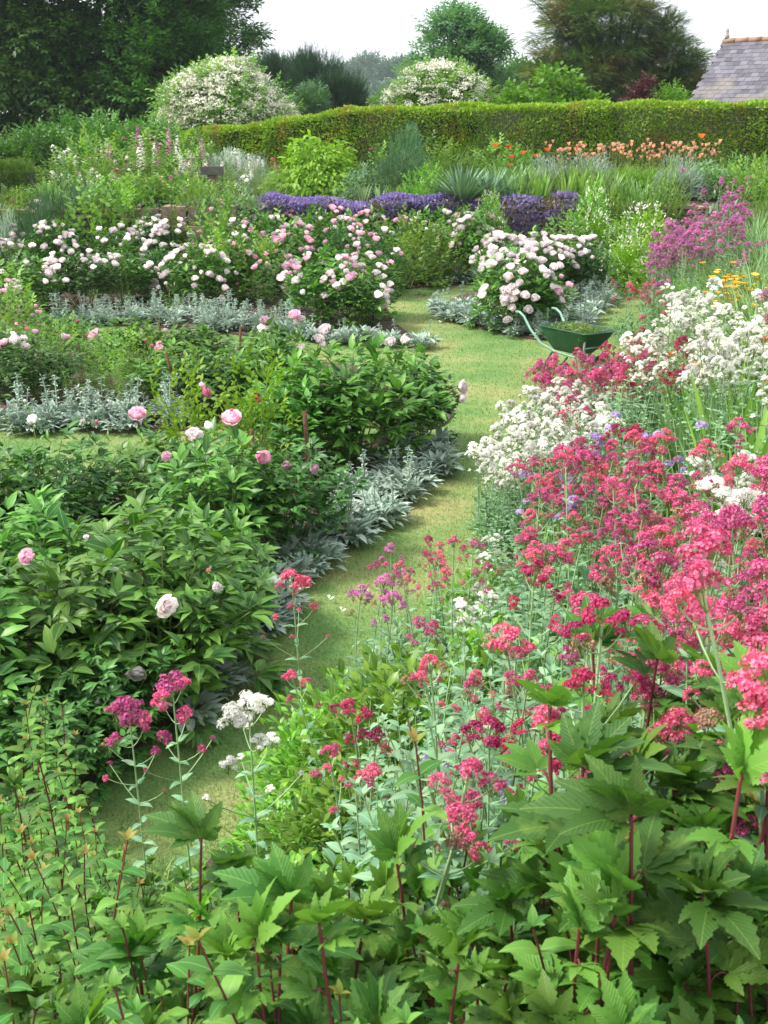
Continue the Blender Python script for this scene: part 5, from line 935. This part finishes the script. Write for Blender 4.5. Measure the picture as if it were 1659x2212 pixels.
# grasses and irises of the right bank
GR = [fan_mesh('foliage', 'blade', 'grassy', 1., 80, .55, .1, w=.35), fan_mesh('foliage', 'blade', 'iris', 1., 70, .5, .1, w=.35)]; IR = [fan_mesh('foliage', 'sword', 'iris', .62, 34, .45, .14), fan_mesh('foliage', 'sword', 'iris', .6, 28, .35, .12), fan_mesh('foliage', 'sword', 'grassy', .62, 30, .3, .12)]
def simple(name, meshes, hm, label, cat, group, w_=1.): return lambda b, hh: (lambda o: tag(o, label, cat, group))(ob(name, meshes[rng.integers(len(meshes))], None, b, (0, 0, U(0, 6)), (hh/hm*w_, hh/hm*w_, hh/hm)))
drift([(1600, 440), (1659, 400), (1700, 640), (1610, 640)], 26, 1.05, simple('ornamental_grass', GR, 1., 'tall arching grass clump at the right edge', 'grass', 'tall grasses at the right edge'), mind=.15)
drift([(1470, 560), (1600, 520), (1659, 640), (1560, 640)], 20, .8, simple('ornamental_grass', GR, 1., 'pale arching grass clump behind the yellow daisies', 'grass', 'grasses behind the yellow daisies'), mind=.15)
drift([(1440, 600), (1520, 560), (1500, 620), (1460, 640)], 8, .6, simple('ornamental_grass', GR[:1], 1., 'green grass tussock beside the far lawn end', 'grass', 'grasses beside the lawn end'), mind=.15)
drift([(1500, 830), (1600, 780), (1659, 800), (1659, 900), (1520, 900)], 14, .75, simple('iris_clump', IR, .6, 'broad sword leaved iris clump at right below the white drift', 'iris', 'irises below the white drift'), mind=.12)
drift([(1200, 860), (1500, 800), (1659, 900), (1400, 960)], 26, .5, simple('ornamental_grass', GR, 1., 'thin pale grass tuft between valerian stems', 'grass', 'thin grasses between the valerians'), mind=.12)
# yellow green corydalis mass where wall, lawn and slope meet
COR = [mound_mesh('foliage', 'sp_ov', 'lime', H=.7, Rr=.5, n=420, size=.12, depth=.5, up_bias=.4), mound_mesh('foliage', 'sp_ov', 'choisya', H=.7, Rr=.5, n=420, size=.12, depth=.5, up_bias=.4)]
CFL = []
for i in range(2):
    g = Geo(); d = rd(150, .0, 1); g.add(LF['q'], d*[.53, .53, .75]*U(.95, 1.08, 150)[:, None], nrm(d+rd(150, 0, 1)), sc=.06); g.add(LF['q'], d*[.53, .53, .75]*U(.95, 1.12, 150)[:, None]+.02, rd(150, -.5, 1), sc=.055); CFL.append(g.mesh('flowers', [M['cream']]))
def cory(px, py, Y, s, lb, sz=1.):
    p = at(px, py, Y); t = thing('corydalis_bush', (p[0], Y, max(0, p[2]-.7*s*sz)), lb, 'plant', 'corydalis on the wall', rz=U(0, 6)); ob('foliage', COR[rng.integers(2)], t, sc=(s, s*.8, s*sz)); tag(ob('flowers', CFL[rng.integers(2)], t, sc=(s, s*.8, s*sz)), kind='stuff')
for v in ((1395, 455, 22.7, 1.4, 'highest pale flowered corydalis at the corner of the wall'), (1345, 500, 22.3, 1.3, 'corydalis left of the mauve clump halfway down the wall'), (1400, 520, 21.6, 1.5, 'broad corydalis under the mauve clump'), (1360, 545, 21.4, 1.2, 'lowest yellow green corydalis beside the end of the lawn'), (1420, 560, 20.6, 1.1, 'yellow green corydalis at the corner of the far lawn'), (1280, 420, 22.9, 1.0, 'upright pale flowered corydalis on top of the wall right of the purple', 1.6), (1285, 470, 22.6, 1.0, 'ochre green corydalis hanging on the wall below the upright one', 1.3), (1060, 425, 22.9, .75, 'pale flowered corydalis in the gap of the purple carpet', 1.5), (1062, 470, 22.7, .8, 'corydalis hanging below the gap in the purple carpet', 1.2), (1320, 570, 21.8, .8, 'small corydalis behind the white pompom peonies')): cory(*v)

# low green cover over the whole bank, and more planting towards its crest
N = 150000; P2 = np.stack([U(-6, 9, N), U(.3, 23, N)], 1); dd_ = seg_dist(P2, EDGE)*np.where(inside(P2, POLY), 1, -1); P2 = P2[(dd_ > .25) & (dd_ < 4.2)]; N = len(P2)
Z2 = terrain(P2[:, 0], P2[:, 1])-.03; g = Geo(); g.add(LF['ovate'], np.column_stack([P2, Z2+U(.0, .08, N)]), nrm(rd(N, .1, .8)), nrm(rd(N, .3, 1)), U(.05, .10, N)); m = N//3; g.add(LF['blade'], np.column_stack([P2, Z2])[:m], nrm(rd(m, .5, 1)+[0, 0, .8]), (0, 0, 1), U(.15, .3, m), mat=1)
tag(ob('ground_cover', g.mesh('ground_cover', [M['phlox'], M['grassy']])), 'low green weeds and leaves covering the soil of the bank', 'ground cover', kind='stuff')
filler([(1680, 560), (2050, 500), (2300, 1100), (2300, 1500), (1740, 1400)], 46, .75, 'leafy_valerian', NF, .8, 'grey green flowerless valerian beyond the right edge of the view', 'plant', 'flowerless valerians on the crest', mind=.18)
vd([(1680, 600), (2000, 560), (2250, 1100), (2200, 1800), (1720, 1500)], 22, .9, 'pink', 'pink valerian on the crest of the bank', 'pink valerians on the crest', 3, 'rosy', mind=.2)
drift([(1680, 420), (1900, 400), (2050, 600), (1690, 640)], 16, 1., simple('ornamental_grass', GR, 1., 'tall grass clump on the crest of the bank', 'grass', 'tall grasses on the crest'), mind=.2)
# ---------------------------------------------------------------- on and behind the wall
def carpet(px0, px1, drop, label, dens=3200, z0=TER, depth=.6):
    x0, x1 = at(px0, 430, 23)[0], at(px1, 430, 23)[0]; n = int((x1-x0)*dens); x = U(x0, x1, n); s = rng.random(n); g = Geo(); wob = .12*np.sin(x*2.3)+.1*np.sin(x*5.1+1); lim = np.clip(drop*(1+.4*np.sin(x*1.3+px0)), .1, 1.5)
    yw = wall_y(x); u = s*(depth+lim); on = u < depth; y = np.where(on, yw+depth-u-.25, yw-.30+U(-.12, .05, n)); z = np.where(on, z0+.03+.07*np.sin(np.clip(u/depth, 0, 1)*PI)+wob*.5, z0+.05-(u-depth)+wob*.3)
    P = np.stack([x, y, z], 1); ed = .35; k = np.minimum(x-x0, x1-x)/ed; keep = rng.random(n) < np.clip(k+.2, 0, 1); P = P[keep]; o = np.array([(x0+x1)/2, 23, 0]); N = len(P)
    cl = np.sin(P[:, 0]*7)+np.sin(P[:, 0]*3+P[:, 2]*9)+np.sin(P[:, 2]*6+1.3)+U(-1.6, 1.6, N); fm = cl > -1.1; g.add(LF['q'], P[fm]-o+[0, -.03, .03], nrm(rd(fm.sum(), -.2, 1)+[0, -.5, .2]), sc=.085*U(.6, 1.2, fm.sum()), mat=0)
    g.add(LF['q'], P[~fm]-o, nrm(rd((~fm).sum(), -.4, 1)+[0, -.5, 0]), sc=.06, mat=1); g.add(LF['q'], P[::2]-o+[0, .05, -.04], rd(len(P[::2]), -.6, 1), sc=.07, mat=1); tag(ob('purple_carpet', g.mesh('purple_carpet', [M['purple'], M['wallg']]), None, o), label, 'ground cover', kind='stuff')
M['wallg'] = leafmat('carpet_leaf', '#4c5c34', '#8a7a58', rough=.7, trans=.2)
carpet(560, 960, .85, 'purple flowered carpet along the wall top, left of the yucca'); carpet(860, 1060, 1.2, 'purple flowered carpet trailing down below the yucca'); carpet(1080, 1262, 1.35, 'deep purple flowered curtain hanging over the wall right of the yucca', 2300); carpet(400, 480, .9, 'small purple trail left of the silver bushes on the wall', 900); carpet(550, 610, .7, 'small purple trail right of the silver bushes on the wall', 900)
WG = [mound_mesh('foliage', 'sp_ov', 'rose', H=.5, Rr=.5, n=240, size=.12, depth=.6) for i in range(2)]
SB = [mound_mesh('foliage', 'val', 'glauc', H=.8, Rr=.45, n=800, size=.09, depth=.5, up_bias=.3) for i in range(2)]; ROS = [mound_mesh('foliage', 'needle', 'rosem', H=.6, Rr=.6, n=4200, size=.11, depth=.35, up_bias=.35, jit=.5) for i in range(2)]
ART = [mound_mesh('foliage', 'needle', 'silver', H=.6, Rr=.5, n=2600, size=.10, depth=.4, up_bias=.5) for i in range(2)]
BIG = [mound_mesh('foliage', 'ovate', 'lime', H=1., Rr=.95, n=3200, size=.15, depth=.4, up_bias=-.25, flat=.5, low=-.3, jit=.45, dzk=.15)]
def mnd(name, mesh, px, pyt, Y, wpx, hm, rm, label, cat='bush', group=None, basez=None, sq=1.):
    p = at(px, pyt, Y); b = gz(p[0], Y) if basez is None else basez; h = p[2]-b; W = wpx/FPX*Y*1.03/2; t = thing(name, (p[0], Y, b), label, cat, group, rz=U(0, 6)); ob('foliage', mesh, t, sc=(W/rm, W/rm*sq, h/hm)); t['_'] = 0; del t['_']; return t, h, W
def flowers_on(t, h, W, mesh, n, fs, low=.1, part='flower', k=1.02):
    for d in rd(n, low, 1): ob(part, mesh[rng.integers(len(mesh))], t, d*[W*k, W*k, h*k], pose(d, .7), fs*U(.8, 1.2))
mnd('rosemary_bush', ROS[0], 128, 412, 22.5, 190, .6, .6, 'long rosemary mound sprawling over the wall at left', 'rosemary'); mnd('rosemary_bush', ROS[1], 200, 405, 23.6, 120, .6, .6, 'smaller upper rosemary mound right of the sprawling one', 'rosemary'); mnd('rosemary_bush', ROS[0], 80, 440, 21.6, 120, .6, .6, 'lower end of the rosemary drooping to the left bed', 'rosemary')
t, h, W = mnd('silver_leaved_bush', SB[0], 445, 422, 22.5, 80, .8, .45, 'grey green bush hanging on the wall beside the steps', basez=.75)
t, h, W = mnd('silver_leaved_bush', SB[1], 528, 415, 22.5, 100, .8, .45, 'grey green bush on the wall with white flowers above it', basez=.7)
wv = VHD['white']
def wallval(px, pyt, Y, h, col, lb, ns=4): b, hh = stand(px, pyt, Y); b[2] += hh-h; valerian(b, h, col, lb, None, ns, .15)
wallval(520, 378, 23.4, .8, 'white', 'white valerian rising from the grey green bush on the wall', 5)
def terr(col, px, pyt, Y, lb, ns=4, grp=None, sp=.18, mixc=None):
    b, h = stand(px, pyt, Y); h = min(max(h, .4), 1.7); return valerian(b, h, col, lb, grp, ns, sp, mixc)
terr('white', 145, 318, 25.2, 'tall white valerian beside the left hedge end', 6, sp=.3); terr('white', 120, 372, 24.4, 'lower white valerian nearest the square hedge', 6, sp=.3); terr('white', 185, 368, 24.6, 'white valerian below the pink topped bush at left', 6, sp=.3); terr('white', 212, 385, 24.2, 'white valerian right of the other left ones', 4, sp=.25)
terr('crim', 30, 432, 22.6, 'crimson valerian at the foot of the square hedge', 5); terr('crim', 440, 385, 24, 'dark red valerian left of the stone trough', 5, sp=.3); terr('crim', 245, 365, 24.5, 'red flowered valerian at the left of the foxgloves', 4, sp=.3); terr('pink', 590, 340, 26, 'red valerian between white shrub and round lime bush', 3)
t, h, W = mnd('smoke_white_bush', ART[0], 10, 470, 21.5, 90, .6, .5, 'grey silver bush at the left edge beneath the hedge'); t, h, W = mnd('white_flowering_shrub', ART[1], 500, 330, 27.5, 130, .6, .5, 'shrub covered with fluffy white plumes before the hedge')
PLM = [spike_mesh('flower_plume', 'white', H=.35, frac=.8, r=.06, n=90, fs=.05, leafy=False, taper=.6)]; flowers_on(t, h*.8, W*.9, PLM, 46, 1.0, .15, 'flower_plume', .9)
t, h, W = mnd('white_flowering_shrub', ART[0], 560, 340, 27, 60, .6, .5, 'small white plumed shrub beside the larger one'); flowers_on(t, h*.8, W*.9, PLM, 10, .8, .2, 'flower_plume', .9)
mnd('round_shrub', BIG[0], 683, 304, 26.3, 186, 1., .95, 'round lime green shrub standing before the hedge')
# asparagus like fine upright clumps
FIN = [pair_stem(i, H=.9, lf='needle', size=.10, nodes=44, mat='grassy', smat='brownstem', tipn=4, tipmat=0, alt=True, lift=1.2, sr=.003) for i in range(2)]
for px, lb in ((480, 'fine leaved upright clump behind the stone trough'), (520, 'fine leaved upright clump behind the white valerian'), (560, 'fine leaved upright clump, third from the trough'), (598, 'fine leaved upright clump touching the round lime shrub')):
    b, h = stand(px, 352, 25.2); stemplant('fine_leaved_clump', FIN, h, .9, b, lb, 'plant', 'fine leaved clumps', 40, .42, .12)
# foxgloves
M['fxp'] = petal('foxglove_pink', '#c878b4', '#eeb8dc')
FX = {'mag': [spike_mesh('flower_spike', 'mag', H=.95, frac=.38, r=.05, n=80, fs=.055, lf='roundl')], 'white': [spike_mesh('flower_spike', 'white', H=.95, frac=.42, r=.05, n=80, fs=.055, lf='roundl')], 'rosy': [spike_mesh('flower_spike', 'fxp', H=.95, frac=.35, r=.04, n=70, fs=.05, lf='roundl')]}
fx = [(297, 270, 'mag', 'tallest deep magenta foxglove spire against the dark wood'), (308, 292, 'white', 'slim white foxglove just right of the magenta spire'), (362, 272, 'rosy', 'pale pink foxglove spire near the white bush'), (343, 305, 'mag', 'short magenta foxglove between white ones'), (300, 318, 'white', 'broad white foxglove below the magenta spire'), (328, 308, 'white', 'white foxglove left of the short magenta one'), (380, 292, 'white', 'white foxglove right of the pale pink spire'), (435, 296, 'rosy', 'mauve pink foxglove by the hedge start'), (230, 308, 'rosy', 'faint pink foxglove left of the spires'), (385, 335, 'white', 'white foxglove over the low border'), (407, 325, 'white', 'white foxglove, left of the pair by the trough'), (420, 330, 'white', 'white foxglove, right of the pair by the trough'), (395, 350, 'white', 'short white foxglove in front of the others'), (445, 345, 'white', 'leaning white foxglove over the stone trough'), (270, 340, 'rosy', 'dusky pink foxglove in the left tangle')]
for i, (px, py, c, lb) in enumerate(fx):
    Y = 25.6-.15*(i % 5); b, h = stand(px, py, Y); t = thing('foxglove', b, lb, 'foxglove', 'foxgloves on the terrace', rz=U(0, 6)); ob('flower_spike', FX[c][0], t, (0, 0, 0), (U(-.05, .05), U(-.05, .05), 0), (1.5, 1.5, h/.95))
# tangle of the left terrace
TG = WG+RB
tang = [(100, 395, 24, 90), (230, 330, 25.5, 110), (190, 315, 26.6, 120), (275, 345, 25, 100), (330, 345, 25, 110), (370, 330, 25.8, 110), (420, 345, 25.4, 90), (245, 385, 24.2, 90), (300, 385, 24, 90), (350, 385, 24, 90), (400, 372, 24.4, 90), (180, 300, 27.6, 120), (270, 300, 27.5, 140), (350, 298, 28, 130), (415, 305, 28, 100), (450, 318, 28, 90), (130, 350, 26.5, 120), (60, 400, 25, 100)]
adj = ['pale leaved', 'bushy', 'loose', 'dense', 'low', 'rounded', 'ragged', 'upright', 'twiggy', 'soft green']
wh = ['left of the foxgloves', 'under the pink rose', 'at the back of the left terrace', 'among the foxgloves', 'beneath the tall magenta spire', 'behind the white foxgloves', 'beside the stone trough', 'above the rosemary', 'over the bare wall', 'at the top of the wall', 'beside the steps', 'against the wood', 'behind the magenta spire', 'below the elder', 'at the foot of the elder', 'near the start of the hedge', 'behind the white valerians', 'behind the square hedge end']
for i, (px, py, Y, wp) in enumerate(tang):
    t, h, W = mnd('border_bush', TG[i % 5], px, py, Y, wp*1.15, .5 if i % 5 < 2 else .9, .5, '%s border bush %s' % (adj[i % 10], wh[i]), 'bush', 'bushes of the left terrace')
    if i % 3 != 2: flowers_on(t, h, W, (FRS, FPK, VHD['mag'], VHD['white'])[i % 4], 9 if i % 4 < 2 else 16, .7 if i % 4 < 2 else 1.3, .2)
# catmint blue and lilac flowers near (150-170,?)
# stone trough on a pier
b, h = stand(458, 362, 24.2); t = thing('stone_trough', b, 'shallow grey stone trough on a short pier on the terrace edge', 'trough'); g = Geo(); g.box((0, 0, h*.42), (.10, .1, h*.42)); ob('pier', g.mesh('pier', [st_m], smooth=False), t)
g = Geo(); g.box((0, 0, h*.84+.02), (.2, .15, .02)); g.box((0, -.15, h-.06), (.22, .03, .08)); g.box((0, .15, h-.06), (.22, .03, .08)); g.box((-.19, 0, h-.06), (.03, .119, .078)); g.box((.19, 0, h-.06), (.03, .119, .078)); g.box((0, 0, h-.055), (.16, .119, .05), mat=1); ob('basin', g.mesh('basin', [noisemat('grey_stone', ['#45433f', '#6a6762'], 5), soil], smooth=False), t)
# yucca, irises, greys before the hedge
YU = [fan_mesh('foliage', 'sword', 'yucca', .8, 150, 1.25, .12, w=.8)]
for px, py, Y, s, lb in ((1000, 352, 23.9, 1.05, 'larger spiky yucca above the purple carpet'), (1060, 362, 24.2, 1.0, 'spiky yucca right of the larger one')): b, h = stand(px, py, Y); tag(ob('yucca', YU[0], None, b, (0, 0, U(0, 6)), (1.25*s, 1.25*s, h/.78)), lb, 'yucca', 'yuccas')
for i, (px, py, Y) in enumerate([(820, 395, 24), (850, 398, 24.2), (785, 390, 24), (1110, 350, 24.6), (1150, 350, 24.6), (1180, 355, 24.4), (1225, 372, 23.9), (1255, 370, 24.2), (1285, 372, 23.9), (1320, 368, 24.1), (1350, 375, 24), (1385, 382, 23.8), (1170, 372, 24), (1410, 390, 23.6), (1090, 345, 25), (1130, 340, 25.2), (1240, 350, 25), (1300, 355, 25)]):
    b, h = stand(px, py, Y); k = h/.6; tag(ob('iris_clump', IR[rng.integers(3)], None, b, (0, 0, U(0, 6)), (k*1.1, k*1.1, k)), ['iris clump left of the yuccas beside the grey pot plants', 'sword leaved iris clump of the row right of the yuccas'][px > 1000], 'iris', ['irises left of the yuccas', 'irises right of the yuccas'][px > 1000])
greys = [(880, 290, 26.5, 110, ROS[1], .6, .6, 'dark grey green feathery shrub with a pink poppy at its top', 'feathery_shrub'), (860, 330, 25.4, 120, ROS[0], .6, .6, 'low feathery green mound before the grey shrub', 'feathery_shrub'), (790, 350, 25.4, 80, SB[0], .8, .45, 'grey green poppy foliage mound right of the lime shrub', 'poppy_foliage'), (760, 375, 24.6, 70, SB[1], .8, .45, 'low grey mound at the foot of the lime shrub', 'poppy_foliage'), (930, 345, 25.4, 90, FILL[0], .7, .5, 'fresh green mound left of the yucca', 'border_bush'), (1190, 342, 26, 120, ART[0], .6, .5, 'silver blue sea holly mound, left one of the row', 'sea_holly'), (1275, 340, 26, 130, ART[1], .6, .5, 'silver blue sea holly mound in the middle of the row', 'sea_holly'), (1470, 342, 25, 120, ART[0], .6, .5, 'silver artemisia mound at right behind the mauve clump', 'artemisia_bush'), (1530, 345, 25.5, 110, SB[0], .8, .45, 'grey leaved mound behind the mauve spires', 'artemisia_bush'), (1620, 345, 25, 120, WG[0], .5, .5, 'dark bluish green mound at the right edge', 'border_bush'), (1640, 380, 22, 110, WG[1], .5, .5, 'brownish green mound at the right edge below the dark one', 'border_bush'), (840, 320, 27.5, 90, RB[0], .9, .5, 'pale green mound against the hedge, left of centre', 'border_bush'), (1080, 318, 28, 120, RB[1], .9, .5, 'green mound against the hedge behind the poppies', 'border_bush'), (1000, 325, 27.5, 110, FERN[0], .7, .45, 'grassy green mound behind the yucca', 'border_bush'), (1130, 330, 27, 110, FERN[1], .7, .45, 'grassy green mound behind the poppies', 'border_bush'), (950, 315, 28.2, 120, RB[2], .9, .5, 'tall green mound against the middle of the hedge', 'border_bush'), (1590, 330, 27, 150, FERN[0], .7, .45, 'grassy mound against the right end of the hedge', 'border_bush'), (760, 345, 26.8, 80, WG[0], .5, .5, 'dark mound between the lime shrub and the hedge', 'border_bush'), (905, 375, 24.3, 90, FILL[1], .7, .5, 'low bright green mound left below the yucca', 'border_bush'), (1440, 385, 23.6, 80, WG[1], .5, .5, 'reddish green mound behind the corydalis', 'border_bush'), (1130, 385, 23.8, 60, WG[0], .5, .5, 'small green mound right of the second yucca', 'border_bush'), (1330, 420, 23.4, 90, COR[0], .7, .5, 'ochre green cushion on the wall top right of the irises', 'border_bush'), (1560, 440, 17.5, 110, SB[1], .8, .45, 'grey green leafy mass behind the mauve clump', 'artemisia_bush')]
for px, py, Y, wp, me, hm, rm, lb, nm in greys: mnd(nm, me, px, py, Y, wp, hm, rm, lb, 'bush' if nm != 'sea_holly' else 'sea holly', 'mounds of the terrace border')
SPK = [spike_mesh('leafy_spike', 'grassy', H=.9, frac=.9, r=.06, n=120, fs=.09, leafy=False, lf='qn', taper=.7)]
for i, px in enumerate((875, 905, 930, 960, 985, 1020, 1050, 1075, 1105, 1140, 1165, 1200)):
    b, h = stand(px, 318+6*math.sin(i*2.), 28); t = thing('leafy_spire_plant', b, 'upright leafy spire clump in the row against the middle of the hedge', 'plant', 'leafy spires by the hedge', rz=U(0, 6))
    for j in range(4): ob('leafy_spike', SPK[0], t, (U(-.2, .2), U(-.2, .2), 0), (U(-.08, .08), U(-.08, .08), 0), h/.9*U(.8, 1.05))
PPY = [cup_flower('orange', .12, 6, H=1., centre='seedh')]
for px, py, lb in ((1070, 318, 'orange red poppy, the highest of the left poppies'), (1098, 322, 'small orange poppy right of the highest one'), (1130, 334, 'orange poppy in the middle of the poppy row'), (1158, 340, 'orange poppy right of the middle one'), (1182, 328, 'large vermilion poppy before the dark hedge'), (1245, 326, 'vermilion poppy left of the peach daylilies'), (1105, 342, 'pale salmon poppy in the poppy row'), (1102, 360, 'lowest orange poppy near the yucca'), (1515, 300, 'single red poppy against the hedge at right'), (800, 325, 'pink poppy between lime shrub and feathery shrub'), (1475, 375, 'mauve poppy head before the artemisia')):
    b, h = stand(px, py, 26.5 if px != 1475 else 22.5); t = thing('oriental_poppy', b, lb, 'poppy', 'poppies of the terrace border', rz=U(0, 6)); ob('foliage', PT[0], t, sc=(1.2, 1.2, .9)); ob('flower', PPY[0] if px not in (800, 1475) else CUPM, t, (0, 0, 0), (0, 0, 0), (1, 1, h)) if px not in (800, 1475) else ob('flower', cup_flower('rpink' if px == 800 else 'mag', .07, 8, H=1.), t, (0, 0, 0), (0, 0, 0), (1, 1, h))
DL = [cup_flower('peach', .075, 6, H=1., dome=.9), cup_flower('peach', .06, 6, H=.9, dome=1.2)]; DLF = [fan_mesh('foliage', 'blade', 'grassy', .75, 90, .7, .15, w=.5)]
for i in range(34):
    px = 1205+i*10.5+U(-4, 4); b, h = stand(px, 312+6*math.sin(i)+U(-4, 6), 26.2+U(-.5, .5)); t = thing('daylily_clump', b, 'daylily clump with peach trumpets in the row before the hedge', 'daylily', 'peach daylilies by the hedge', rz=U(0, 6)); ob('foliage', DLF[0], t, sc=(1.2, 1.2, h/1.0))
    for j in range(6): ob('flower', DL[rng.integers(2)], t, (U(-.15, .15), U(-.15, .15), 0), (U(-.15, .15), U(-.15, .15), U(0, 6)), (1, 1, h*U(.8, 1.02)))
for i, px in enumerate((1230, 1330, 1420, 1500, 1560, 1620, 1659)):
    b, h = stand(px, 335, 25.8); tag(ob('daylily_leaves', DLF[0], None, b, (0, 0, U(0, 6)), (2.4, 1.8, h/.75)), 'arching tuft of grassy leaves below the peach daylilies', 'plant', 'grassy tufts below the daylilies')
# ---------------------------------------------------------------- the foreground
def fore(poly, n, h, mind): drift(poly, n, h, lambda b, hh: palmate(b, hh*U(.85, 1.12), 'red stemmed plant with large pleated palmate leaves in the foreground', 'palmate plants of the foreground', 3), mind=mind, jit=.08)
fore([(200, 2010), (420, 2000), (650, 1920), (1000, 1860), (1400, 1700), (1700, 1560), (1750, 2212), (1200, 2300), (100, 2300)], 85, .58, .085)
drift([(500, 1960), (1500, 1700), (1659, 1700), (1659, 2212), (500, 2212)], 14, .6, lambda b, hh: stemplant('pointed_leaf_perennial', PHX, hh, .8, b, 'pointed leaved shoot plant mixed among the palmate leaves of the foreground', 'plant', 'pointed leaf plants among the palmate leaves', 3, .1, .2), mind=.12)
fore([(1300, 1600), (1450, 1500), (1680, 1440), (1720, 1720), (1250, 1760)], 16, .78, .09)
def palm1(px, py, h, lb, ns=1): palmate(top(px, py, h), h, lb, None, ns)
palm1(1440, 1330, .78, 'tall palmate leaved stem rising into the pink drift near the right'); palm1(1560, 1500, .75, 'broad palmate leaves against pink heads at the right edge', 2); palm1(1320, 1600, .68, 'big upward cupped palmate leaf in the middle right foreground', 2); palm1(650, 1900, .6, 'big cupped palmate leaf at the bottom of the lawn', 2); palm1(60, 1690, .7, 'palmate leaved plant at the left edge above the pointed leaves', 2)
drift([(230, 1885), (520, 1885), (560, 1980), (200, 1980)], 26, .36, lambda b, hh: palmate(b, hh, 'low palmate leaved plant at the bottom end of the lawn', 'low palmate plants at the lawn end', 2), mind=.08)
def ph(poly, n, h, mind, lb, grp): drift(poly, n, h, lambda b, hh: stemplant('pointed_leaf_perennial', PHX, hh, .8, b, lb, 'plant', grp, 4, .09, .14), mind=mind, jit=.1)
ph([(-50, 1650), (180, 1700), (260, 1850), (450, 2050), (480, 2300), (-100, 2300)], 30, .62, .09, 'red stemmed shoot plant with small pointed leaves at lower left', 'pointed leaf plants at lower left')
ph([(-50, 1520), (100, 1500), (160, 1650), (0, 1700)], 4, .8, .1, 'pointed leaf shoot plant rising at the left edge', 'pointed leaf plants at the left edge')
for px, py, h, lb in ((10, 1400, .95, 'tall shoot with bright young leaves at the very left edge'), (180, 1510, .85, 'leaning red stemmed shoot left of the single pink valerians'), (1350, 1830, .75, 'long pinkish red stem with a star of young leaves in the right foreground'), (990, 1980, .55, 'young leafy shoot at the bottom centre'), (850, 1740, .7, 'thin reddish shoot with orange tinged tip left of the bistort')):
    b = top(px, py, h); stemplant('pointed_leaf_perennial', PHX, h, .8, b, lb, 'plant', None, 1, 0, .12)

# leafy growth at the foot of the wall
wl = [(20, 470, 130, 'under the rosemary at the left edge'), (110, 480, 130, 'under the middle of the rosemary'), (215, 425, 140, 'under the upper rosemary'), (290, 470, 90, 'left of the bare stones'), (405, 425, 90, 'just right of the bare stones'), (475, 440, 100, 'right beside the steps'), (590, 475, 110, 'below the small purple trail'), (660, 485, 110, 'below the lime shrub'), (740, 490, 120, 'left below the long purple carpet'), (820, 495, 110, 'below the middle of the long carpet'), (900, 500, 110, 'below the right half of the long carpet'), (975, 500, 100, 'directly below the yucca'), (1075, 520, 90, 'left of the purple curtain foot'), (1150, 540, 100, 'under the purple curtain'), (1230, 520, 90, 'at the right edge of the purple curtain')]
for i, (px, py, wp, w_) in enumerate(wl):
    t, h, W = mnd('wall_foot_bush', (RB[0], WG[0], RB[1], WG[1], RB[2])[i % 5], px, py, 22.5-.15*(i % 3), wp*1.2, (.9, .5, .9, .5, .9)[i % 5], .5, 'leafy bush at the wall foot, ' + w_, 'bush', 'bushes at the foot of the wall', basez=.03)
    if i % 2: flowers_on(t, h, W, FPK, 7, 1.2, .3)
for i, (px, py, wp, w_) in enumerate([(10, 405, 100, 'at the far left edge'), (250, 392, 120, 'right of the upper rosemary'), (300, 408, 60, 'left above the bare stones'), (410, 392, 100, 'right above the bare stones'), (470, 395, 110, 'left of the white valerian'), (1270, 405, 60, 'right of the purple curtain'), (1380, 405, 90, 'above the corydalis')]):
    mnd('trailing_plant', WG[i % 2], px, py, 23.35+.05*i % .2, wp*1.2, .5, .5, 'low green plant trailing over the wall top ' + w_, 'plant', 'plants trailing over the wall top')
for i, px in enumerate([0, 45, 225, 262, 405, 440, 478, 515, 560, 1290, 1330, 1440, 1480]):
    p = at(px, 430, 22.6); yw = float(wall_y(p[0])); t = thing('hanging_plant', (p[0], yw-.12, .75), 'leafy green plant hanging down over the stones of the wall', 'plant', 'plants hanging on the wall face', rz=U(0, 6)); ob('foliage', (WG+RB)[i % 5], t, sc=(.75, .6, (1.45 if i % 5 < 2 else .85)*U(.95, 1.15)))
# ---------------------------------------------------------------- the air
hz_m, n, k, out = new_mat('haze'); pv = n.new('ShaderNodeVolumePrincipled'); pv.inputs['Color'].default_value = (.80, .90, 1, 1); pv.inputs['Density'].default_value = .00045; pv.inputs['Anisotropy'].default_value = .2; k(pv.outputs[0], out.inputs['Volume'])
g = Geo(); g.box((0, 282, 24), (166, 292, 32)); tag(ob('haze', g.mesh('haze', [hz_m], smooth=False)), 'thin summer haze over the garden', 'haze', kind='stuff')
